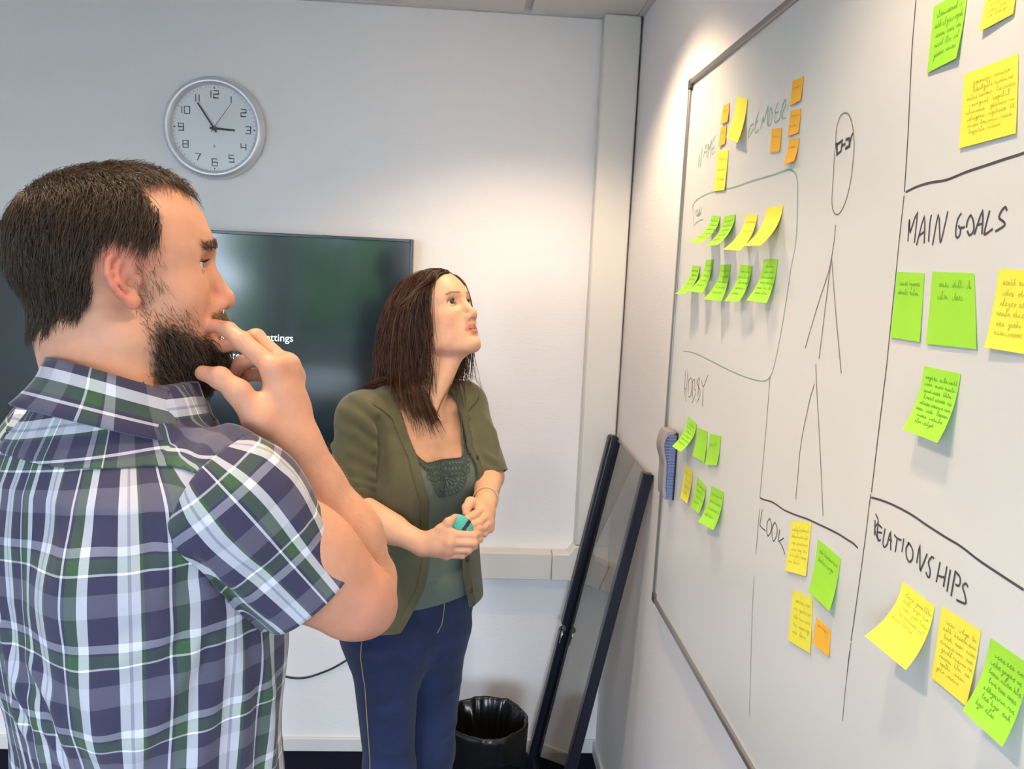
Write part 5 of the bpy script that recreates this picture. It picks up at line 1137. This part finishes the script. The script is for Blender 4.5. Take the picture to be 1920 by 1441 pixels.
ink('lettering', cJO, [[(165, 900), (175, 760), (160, 640)], [(205, 720), (235, 690), (240, 770), (215, 785), (205, 720)], [(270, 650), (245, 785), (265, 720), (262, 780), (245, 785)], [(305, 650), (285, 700), (290, 730), (265, 780)], [(170, 950), (230, 880), (325, 840)]], 0.0024, M_teal, 3)
ink('marker_line', cJO, [[(155, 640), (200, 560), (280, 500), (400, 440), (500, 410), (660, 375), (830, 335), (1000, 275), (1200, 210), (1400, 155), (1560, 95), (1660, 65), (1730, 85), (1780, 160), (1800, 300), (1800, 500), (1795, 800), (1785, 1085)]], 0.0032, M_teal)
c2, c3 = (1240, 360, 4.002), (1220, 680, 4.002)
ink('marker_line', c2, [[(1015, 320), (1000, 440), (975, 560), (940, 800), (890, 1100), (850, 1290), (825, 1370), (790, 1410), (740, 1415), (640, 1390), (500, 1330), (380, 1270), (270, 1215), (210, 1197), (165, 1195)]], 0.0022, M_teal)
fig = ink('stick_figure', (1540, 200, 6.55), [[(290, 75), (240, 110), (205, 200), (185, 300), (178, 450), (160, 640), (150, 850), (135, 1050), (135, 1220), (160, 1300), (195, 1322), (240, 1290), (290, 1190), (335, 1040), (370, 870), (390, 680), (405, 480), (395, 300), (370, 170), (335, 95), (290, 75)]], 0.0021, M_ink2)
ink('stick_figure', c2, [[(1308, 245), (1300, 350), (1280, 480)], [(1280, 480), (1250, 620), (1180, 830), (1080, 1170)], [(1280, 480), (1240, 800), (1185, 1250)], [(1280, 500), (1310, 900), (1352, 1360)]], 0.0021, M_ink2)
ink('stick_figure', c3, [[(1240, 10), (1250, 250), (1270, 600), (1295, 1148)], [(1230, 160), (1190, 300), (1130, 600), (1105, 850), (1090, 1020)]], 0.0021, M_ink2)
ink('glasses_drawing', (1540, 200, 6.55), [[(185, 440), (195, 560)], [(195, 465), (260, 415), (245, 545), (195, 585), (195, 465)], [(255, 480), (300, 455)], [(300, 405), (345, 390), (350, 480), (295, 515)], [(350, 470), (370, 370), (392, 325)]], 0.0042, M_ink, 1)
c5, c6, c4, c8 = (1600, 0, 4.003), (1620, 360, 4.503), (1380, 920, 4.237), (1580, 1040, 3.594)
ink('marker_line', c5, [[(478, -60), (472, 0), (440, 400), (415, 950), (385, 1440)]], 0.0019, M_ink)
ink('marker_line', c6, [[(340, 30), (300, 400), (275, 650), (250, 900), (215, 1240), (195, 1440)]], 0.0018, M_ink)
ink('marker_line', c3, [[(1775, 0), (1720, 450), (1658, 970)], [(1648, 985), (1655, 1015)]], 0.0020, M_ink)
ink('marker_line', c4, [[(1068, 50), (1010, 520), (915, 1190)], [(905, 1270), (885, 1440)]], 0.0018, M_ink)
ink('marker_line', c8, [[(58, 590), (20, 900), (0, 1120)]], 0.0016, M_ink2)
ink('marker_line', c3, [[(897, 100), (870, 450), (820, 1010)], [(818, 1100), (790, 1440)]], 0.0018, M_ink2)
ink('marker_line', (1220, 1080, 3.99), [[(775, 0), (760, 300), (740, 1035)]], 0.0014, M_ink2)
ink('marker_line', cLO, [[(125, 105), (200, 140), (300, 165), (400, 225), (500, 295), (620, 350), (740, 395), (870, 440), (1000, 500), (1150, 570), (1350, 670), (1500, 765), (1590, 820), (1660, 895)]], 0.0028, M_ink)
ink('marker_line', c5, [[(395, 1441), (480, 1400), (580, 1370), (700, 1350), (850, 1290), (1000, 1240), (1150, 1190), (1281, 1148), (1500, 1060)]], 0.0029, M_ink)
ink('marker_line', cRE, [[(95, 15), (250, 60), (420, 135), (600, 235), (760, 345), (1000, 500), (1200, 620), (1441, 805), (1965, 1150)]], 0.0028, M_ink)
# ------------------------------------------------------------------ sticky notes
def note_mat(name, c): return mat(name, c, 0.75, spec=0.2, var=(40, 0.02))
NM = dict(y=note_mat('paper_yellow', srgb(250, 240, 88)), g=note_mat('paper_green', srgb(168, 233, 73)), o=note_mat('paper_orange', srgb(252, 190, 66)))
NI = dict(y=mat('pencil_olive', srgb(204, 196, 74), 0.6), g=mat('pen_green_dark', srgb(118, 174, 56), 0.6), o=mat('pen_brown', srgb(206, 150, 56), 0.6))
NINFO = []
LET = dict(e=[(0, .2), (.6, .4), (.5, .6), (.2, .5), (.3, .05), (.9, .1)], a=[(.6, .5), (.2, .45), (.15, .1), (.6, .4), (.65, .05), (.95, .1)], n=[(.1, .5), (.15, 0), (.4, .5), (.6, .4), (.65, 0), (.95, .1)], i=[(.2, .5), (.25, .0), (.6, .1)], u=[(.1, .5), (.2, .05), (.5, .1), (.6, .5), (.65, .05), (.95, .1)],
  o=[(.5, .5), (.15, .3), (.4, 0), (.7, .3), (.5, .5), (.9, .4)], t=[(.2, .4), (.5, 1.1), (.35, .1), (.7, .1)], l=[(.1, .1), (.6, 1.1), (.3, 1.1), (.25, 0), (.7, .1)], h=[(.2, 1.1), (.1, 0), (.4, .5), (.6, .05), (.9, .1)], g=[(.6, .5), (.15, .35), (.6, .1), (.65, .5), (.5, -.6), (.2, -.5), (.9, .1)], s=[(.6, .5), (.2, .4), (.6, .15), (.2, 0), (.9, .1)], r=[(.1, .0), (.25, .5), (.6, .45), (.65, .3), (.8, .1)])
def note(label, col, tl, tr, bl, br, lines=0, rot_=False, ink_w=0.0009, dense=1.0, group=None, upto=0.85):
    TL3 = onplane(*tl, 0, XB-0.0009); TR3 = onplane(*tr, 0, XB-0.0009); e = TR3-TL3; wdt = np.linalg.norm(e); e = e/wdt
    Dn = np.array((0, 0, -1.0))
    if rot_: Dn = np.cross(e, (1.0, 0, 0)); Dn = Dn/np.linalg.norm(Dn); Dn = Dn if Dn[2] < 0 else -Dn
    N = np.array((-1.0, 0, 0)); nrm = np.cross(Dn, N)
    ends = []
    for top, px in ((TL3, bl), (TR3, br)):
        d = ray(*px); t = ((top-CAM)@nrm)/(d@nrm); q = CAM+d*t-top; dn, ou = q@Dn, q@N
        if ou < 0.0015 or dn <= 0:
            q = onplane(*px, 0, XB-0.002)-top; dn, ou = np.linalg.norm(q*np.array((0, 1, 1))), 0.0015; ends.append((q*np.array((0, 1, 1)), 0.0015)); continue
        ou = min(ou, 0.062); ends.append((Dn*dn, ou))
    nu, nv = 7, 12; V = []
    for j in range(nv+1):
        t = j/nv
        for i in range(nu+1):
            u = i/nu; top = TL3*(1-u)+TR3*u; dnv = ends[0][0]*(1-u)+ends[1][0]*u; ou = ends[0][1]*(1-u)+ends[1][1]*u
            k = 2*t*(1-t)*0.55+t*t; V.append(top+dnv*k+N*ou*t*t)
    V = np.array(V).reshape(nv+1, nu+1, 3)
    NINFO.append((label[:40], round(wdt, 3), [round(float(np.linalg.norm(a)), 3) for a, b in ends], [round(b, 3) for a, b in ends]))
    Fq = [(j*(nu+1)+i, (j+1)*(nu+1)+i, (j+1)*(nu+1)+i+1, j*(nu+1)+i+1) for j in range(nv) for i in range(nu)]
    root = setp(empty('sticky_note', (TL3+TR3)/2), label, 'sticky note', group or 'sticky notes on the whiteboard')
    o = part('paper', V.reshape(-1, 3), Fq, NM[col], root, True); sd = o.modifiers.new('paper_thickness', 'SOLIDIFY'); sd.thickness = 0.0003; sd.offset = 0; es = o.modifiers.new('crisp_edges', 'EDGE_SPLIT'); es.split_angle = 0.6
    def at(u, v, off):
        a = min(max(v, 0), 0.999)*nv; b = min(max(u, 0), 0.999)*nu; j, i = int(a), int(b); fa, fb = a-j, b-i
        p = V[j, i]*(1-fa)*(1-fb)+V[j+1, i]*fa*(1-fb)+V[j, i+1]*(1-fa)*fb+V[j+1, i+1]*fa*fb
        n = np.cross(V[j+1, i]-V[j, i], V[j, i+1]-V[j, i]); n = n/(np.linalg.norm(n)+1e-12); n = n if n[0] < 0 else -n
        return tuple(p+n*off)
    if lines:
        mb = MB(); r = random.Random(len(NINFO)*31)
        H_ = np.linalg.norm(ends[0][0]); asp = wdt/max(H_, 1e-3); lh = (upto-0.10)/max(lines, 1)
        for k in range(lines):
            v0 = 0.13+k*lh+lh*0.25; u = 0.08+r.uniform(0, 0.12); xh = min(lh*0.30, 0.045)
            while u < 0.90:
                wl = r.uniform(0.16, 0.36)*dense; lw = 0.0042/wdt; pts = []; c0 = u; xv = xh/0.5
                while c0 < u+wl and c0 < 0.93:
                    for dx_, dy_ in LET[r.choice('eeeaanniiuuotlhgsr')]: pts.append((c0+dx_*lw, v0-(dy_-0.25)*xv+r.uniform(-0.08, 0.08)*xv))
                    c0 += lw*r.uniform(0.75, 1.05)
                if len(pts) > 2:
                    q = smooth_poly([np.array((a*wdt, b*H_)) for a, b in pts], 2); ribbon2(mb, q, ink_w*0.5, lambda p: at(p[0]/wdt, p[1]/H_, 0.0005))
                u += wl+r.uniform(0.05, 0.10)
                if k == lines-1 and u > 0.6: break
        if mb.V: mb.build('handwriting', NI[col], root)
    return root
# name and gender area
note('small orange note leaning off the board, uppermost of two beside NAME', 'o', (1355.7, 199.7), (1368.3, 192.1), (1350, 233), (1363.7, 228.3), 1)
note('small orange note partly behind a tall yellow note beside NAME', 'o', (1351.6, 238.6), (1362.6, 234.7), (1345.4, 275.3), (1359, 269.6), 1)
note('slanted yellow note between NAME and GENDER', 'y', (1381.6, 180.7), (1401.6, 185.2), (1361.5, 256.5), (1382.5, 267.7), 0)
note('upright yellow note just under NAME above the green loop', 'y', (1345.9, 282.2), (1366, 281.7), (1338, 358.5), (1358, 356.2), 3)
note('small orange note, topmost of three right of GENDER', 'o', (1486.3, 151.6), (1507, 142.4), (1480.6, 198.5), (1500, 188.2), 1)
note('small orange note, middle one of three right of GENDER', 'o', (1482.4, 207.7), (1501.9, 203.1), (1476, 255.8), (1497, 249), 2)
note('small orange note, lowest of three right of GENDER', 'o', (1479.5, 262.7), (1498.5, 257.7), (1469, 309), (1488.6, 301.6), 1)
note('small flat orange note directly under the word GENDER', 'o', (1447.4, 241.6), (1465.7, 239.3), (1443.3, 285.2), (1461, 284.5), 1)
# jobs loop
note('green note curling out in the upper Jobs row, next to the board edge', 'g', (1333.8, 404), (1350, 405), (1290.8, 454.5), (1312.5, 456), 5)
note('green note curling out in the upper Jobs row, beside the yellow ones', 'g', (1357.5, 406), (1378.8, 401.3), (1322, 462), (1346, 459), 5)
note('yellow note curling out in the upper Jobs row beside the green pair', 'y', (1399, 402), (1420, 402), (1356, 467.5), (1387.5, 469.5), 3)
note('widest yellow note, at the right end of the upper Jobs row', 'y', (1437.5, 390), (1468, 385), (1395, 461), (1426, 460), 0)
note('green note overhanging the board edge in the lower Jobs row', 'g', (1298, 497), (1312.5, 499), (1266, 551), (1286, 550), 5)
note('green note second from the board edge in the lower Jobs row', 'g', (1323.8, 487), (1337, 486), (1290, 546), (1317.5, 549), 5)
note('green note in the middle of the lower Jobs row', 'g', (1351.8, 496), (1370, 495), (1319, 561), (1352.5, 564.5), 5)
note('green note beside the largest one in the lower Jobs row', 'g', (1388, 496), (1410, 498), (1357.5, 564), (1386, 565), 5)
note('largest green note, at the right end of the lower Jobs row', 'g', (1432.5, 486), (1458, 485), (1399, 563), (1437.5, 568), 6)
# hobby
note('green note under HOBBY whose corner overlaps the eraser', 'g', (1290, 781), (1306, 795), (1260, 836), (1276, 847), 6)
note('green note between two others in the upper HOBBY row', 'g', (1308.7, 801), (1327, 809), (1298, 852.4), (1320, 867.4), 0)
note('green note at the right end of the upper HOBBY row', 'g', (1331, 813), (1352, 817), (1321, 871), (1343.7, 872), 1)
note('yellow note under HOBBY beside the eraser', 'y', (1284.5, 871), (1298.7, 883.6), (1275.5, 932.4), (1288, 943.6), 4)
note('green note half covered by another in the lower HOBBY row', 'g', (1307, 892.4), (1323.7, 912), (1295, 950), (1310, 962.4), 4)
note('front green note at the end of the lower HOBBY row', 'g', (1333.7, 910), (1357, 922.4), (1308.7, 977.4), (1337.4, 993.6), 4)
# look
note('yellow note with pencil lines right beside the word LOOK', 'y', (1484.3, 975.5), (1521, 979), (1472, 1068.7), (1511, 1080), 6)
note('green note lifting at the bottom in the LOOK area', 'g', (1533.9, 1009.7), (1575.9, 1046.3), (1516.4, 1108.8), (1554.7, 1145.4), 2, upto=0.4)
note('yellow note below another yellow one in the LOOK area', 'y', (1486.7, 1105.3), (1523.5, 1120.6), (1478, 1199.7), (1518.8, 1224), 5)
note('small orange note in the LOOK area', 'o', (1530.3, 1156), (1557.5, 1180.8), (1523.5, 1204.4), (1553.5, 1231.5), 1, upto=0.35)
# top right
note('green note hanging above the upper horizontal marker line', 'g', (1751, 12), (1815, -22), (1738.6, 137.4), (1792.4, 109.2), 5)
note('upper yellow note with slanting pencil lines near the board top', 'y', (1857, -62), (1915, -92), (1835.3, 60), (1899.8, 26.2), 8)
note('large yellow note resting above the line over MAIN GOALS', 'y', (1807.8, 140), (1909.3, 100), (1798.6, 278.5), (1904.8, 250), 8)
# main goals
note('narrow green note bent along its edge under MAIN GOALS', 'g', (1681.7, 509.2), (1732.8, 512), (1669.3, 632), (1724.4, 641), 2, upto=0.36)
note('wide green note with two written lines under MAIN GOALS', 'g', (1748.4, 508.8), (1826, 512), (1736.6, 644.2), (1831, 654.2), 2, upto=0.42)
note('yellow note with a written list under the end of GOALS', 'y', (1873.2, 504.3), (1962, 507), (1845.4, 651), (1948, 668), 6, ink_w=0.0011)
note('green note full of capitals between MAIN GOALS and RELATIONSHIPS', 'g', (1733.4, 686), (1801, 700.3), (1691.6, 804), (1757.3, 830), 8, ink_w=0.0012)
# relationships
note('slanted yellow note lifting off the board under RELATIONSHIPS', 'y', (1691.9, 1089.5), (1752, 1136), (1621.7, 1191.6), (1698.3, 1255.6), 5, upto=0.6)
note('upright yellow note full of pencil lines under the end of RELATIONSHIPS', 'y', (1765.9, 1136), (1838.8, 1182), (1746, 1269.5), (1811, 1323), 8, ink_w=0.0011)
note('green note curling over the corner of a yellow one under RELATIONSHIPS', 'g', (1857.4, 1195.8), (1930, 1246), (1804, 1330.8), (1879, 1400), 7, ink_w=0.0012)
# ------------------------------------------------------------------ board eraser
ye = onplane(1268, 870, 0, XB)[1]; y_a, y_b = ye-0.002, ye+0.048
def ez(px, py): p = onplane(px, py, 1, y_a); return (p[0], p[2])
er = empty('board_eraser', (XB, ye, ez(1266, 937)[1]), label='grey and blue ribbed board eraser clinging to the whiteboard edge', category='eraser')
e_top, e_bot = ez(1272, 808)[1], ez(1264, 938)[1]
prof = [ez(1230+x/9.006, 790+y/9.006) for x, y in ((175, 155), (140, 220), (100, 330), (85, 430), (95, 540), (130, 660), (135, 760), (125, 870), (115, 1000), (105, 1130), (110, 1250), (165, 1325))]
inner = [ez(1230+x/9.006, 790+y/9.006) for x, y in ((185, 1300), (170, 1100), (185, 900), (190, 700), (160, 540), (150, 400), (185, 280), (225, 235))]
MB().prism(prof+inner+[(XB-0.012, e_top-0.012), (XB-0.004, e_top-0.004), (XB-0.010, e_top)], 1, y_a, y_b).build('handle', mat('eraser_grey', srgb(150, 142, 144), 0.5), er, bevel=0.002)
fm = MB(); n_ = 22; M_felt = mat('eraser_blue_felt', srgb(112, 124, 168), 0.9, bump=(900, 0.5))
in_z = [p[1] for p in inner]; in_x = [p[0] for p in inner]; zt_, zb_ = e_top-0.010, e_bot+0.002
zi = np.array(in_z); xi = np.array(in_x)
for k in range(n_):
    z0 = zb_+(zt_-zb_)*k/n_; z1 = zb_+(zt_-zb_)*(k+0.80)/n_; xl = float(np.interp((z0+z1)/2, zi, xi))+0.0005; xr = XB-0.004; fm = MB().box((xl, y_a+0.0005, z0), (xr, y_b-0.0005, z1)); fm.build('felt_rib', M_felt, er, bevel=0.0008)
MB().box((float(xi.min())+0.012, y_a+0.002, zb_), (XB-0.003, y_b-0.002, zt_)).build('felt_core', M_felt, er)
MB().box((XB-0.004, y_a, zb_-0.001), (XB, y_b, zt_+0.004)).build('magnet_base', mat('eraser_black', (0.01, 0.01, 0.012, 1), 0.5), er)
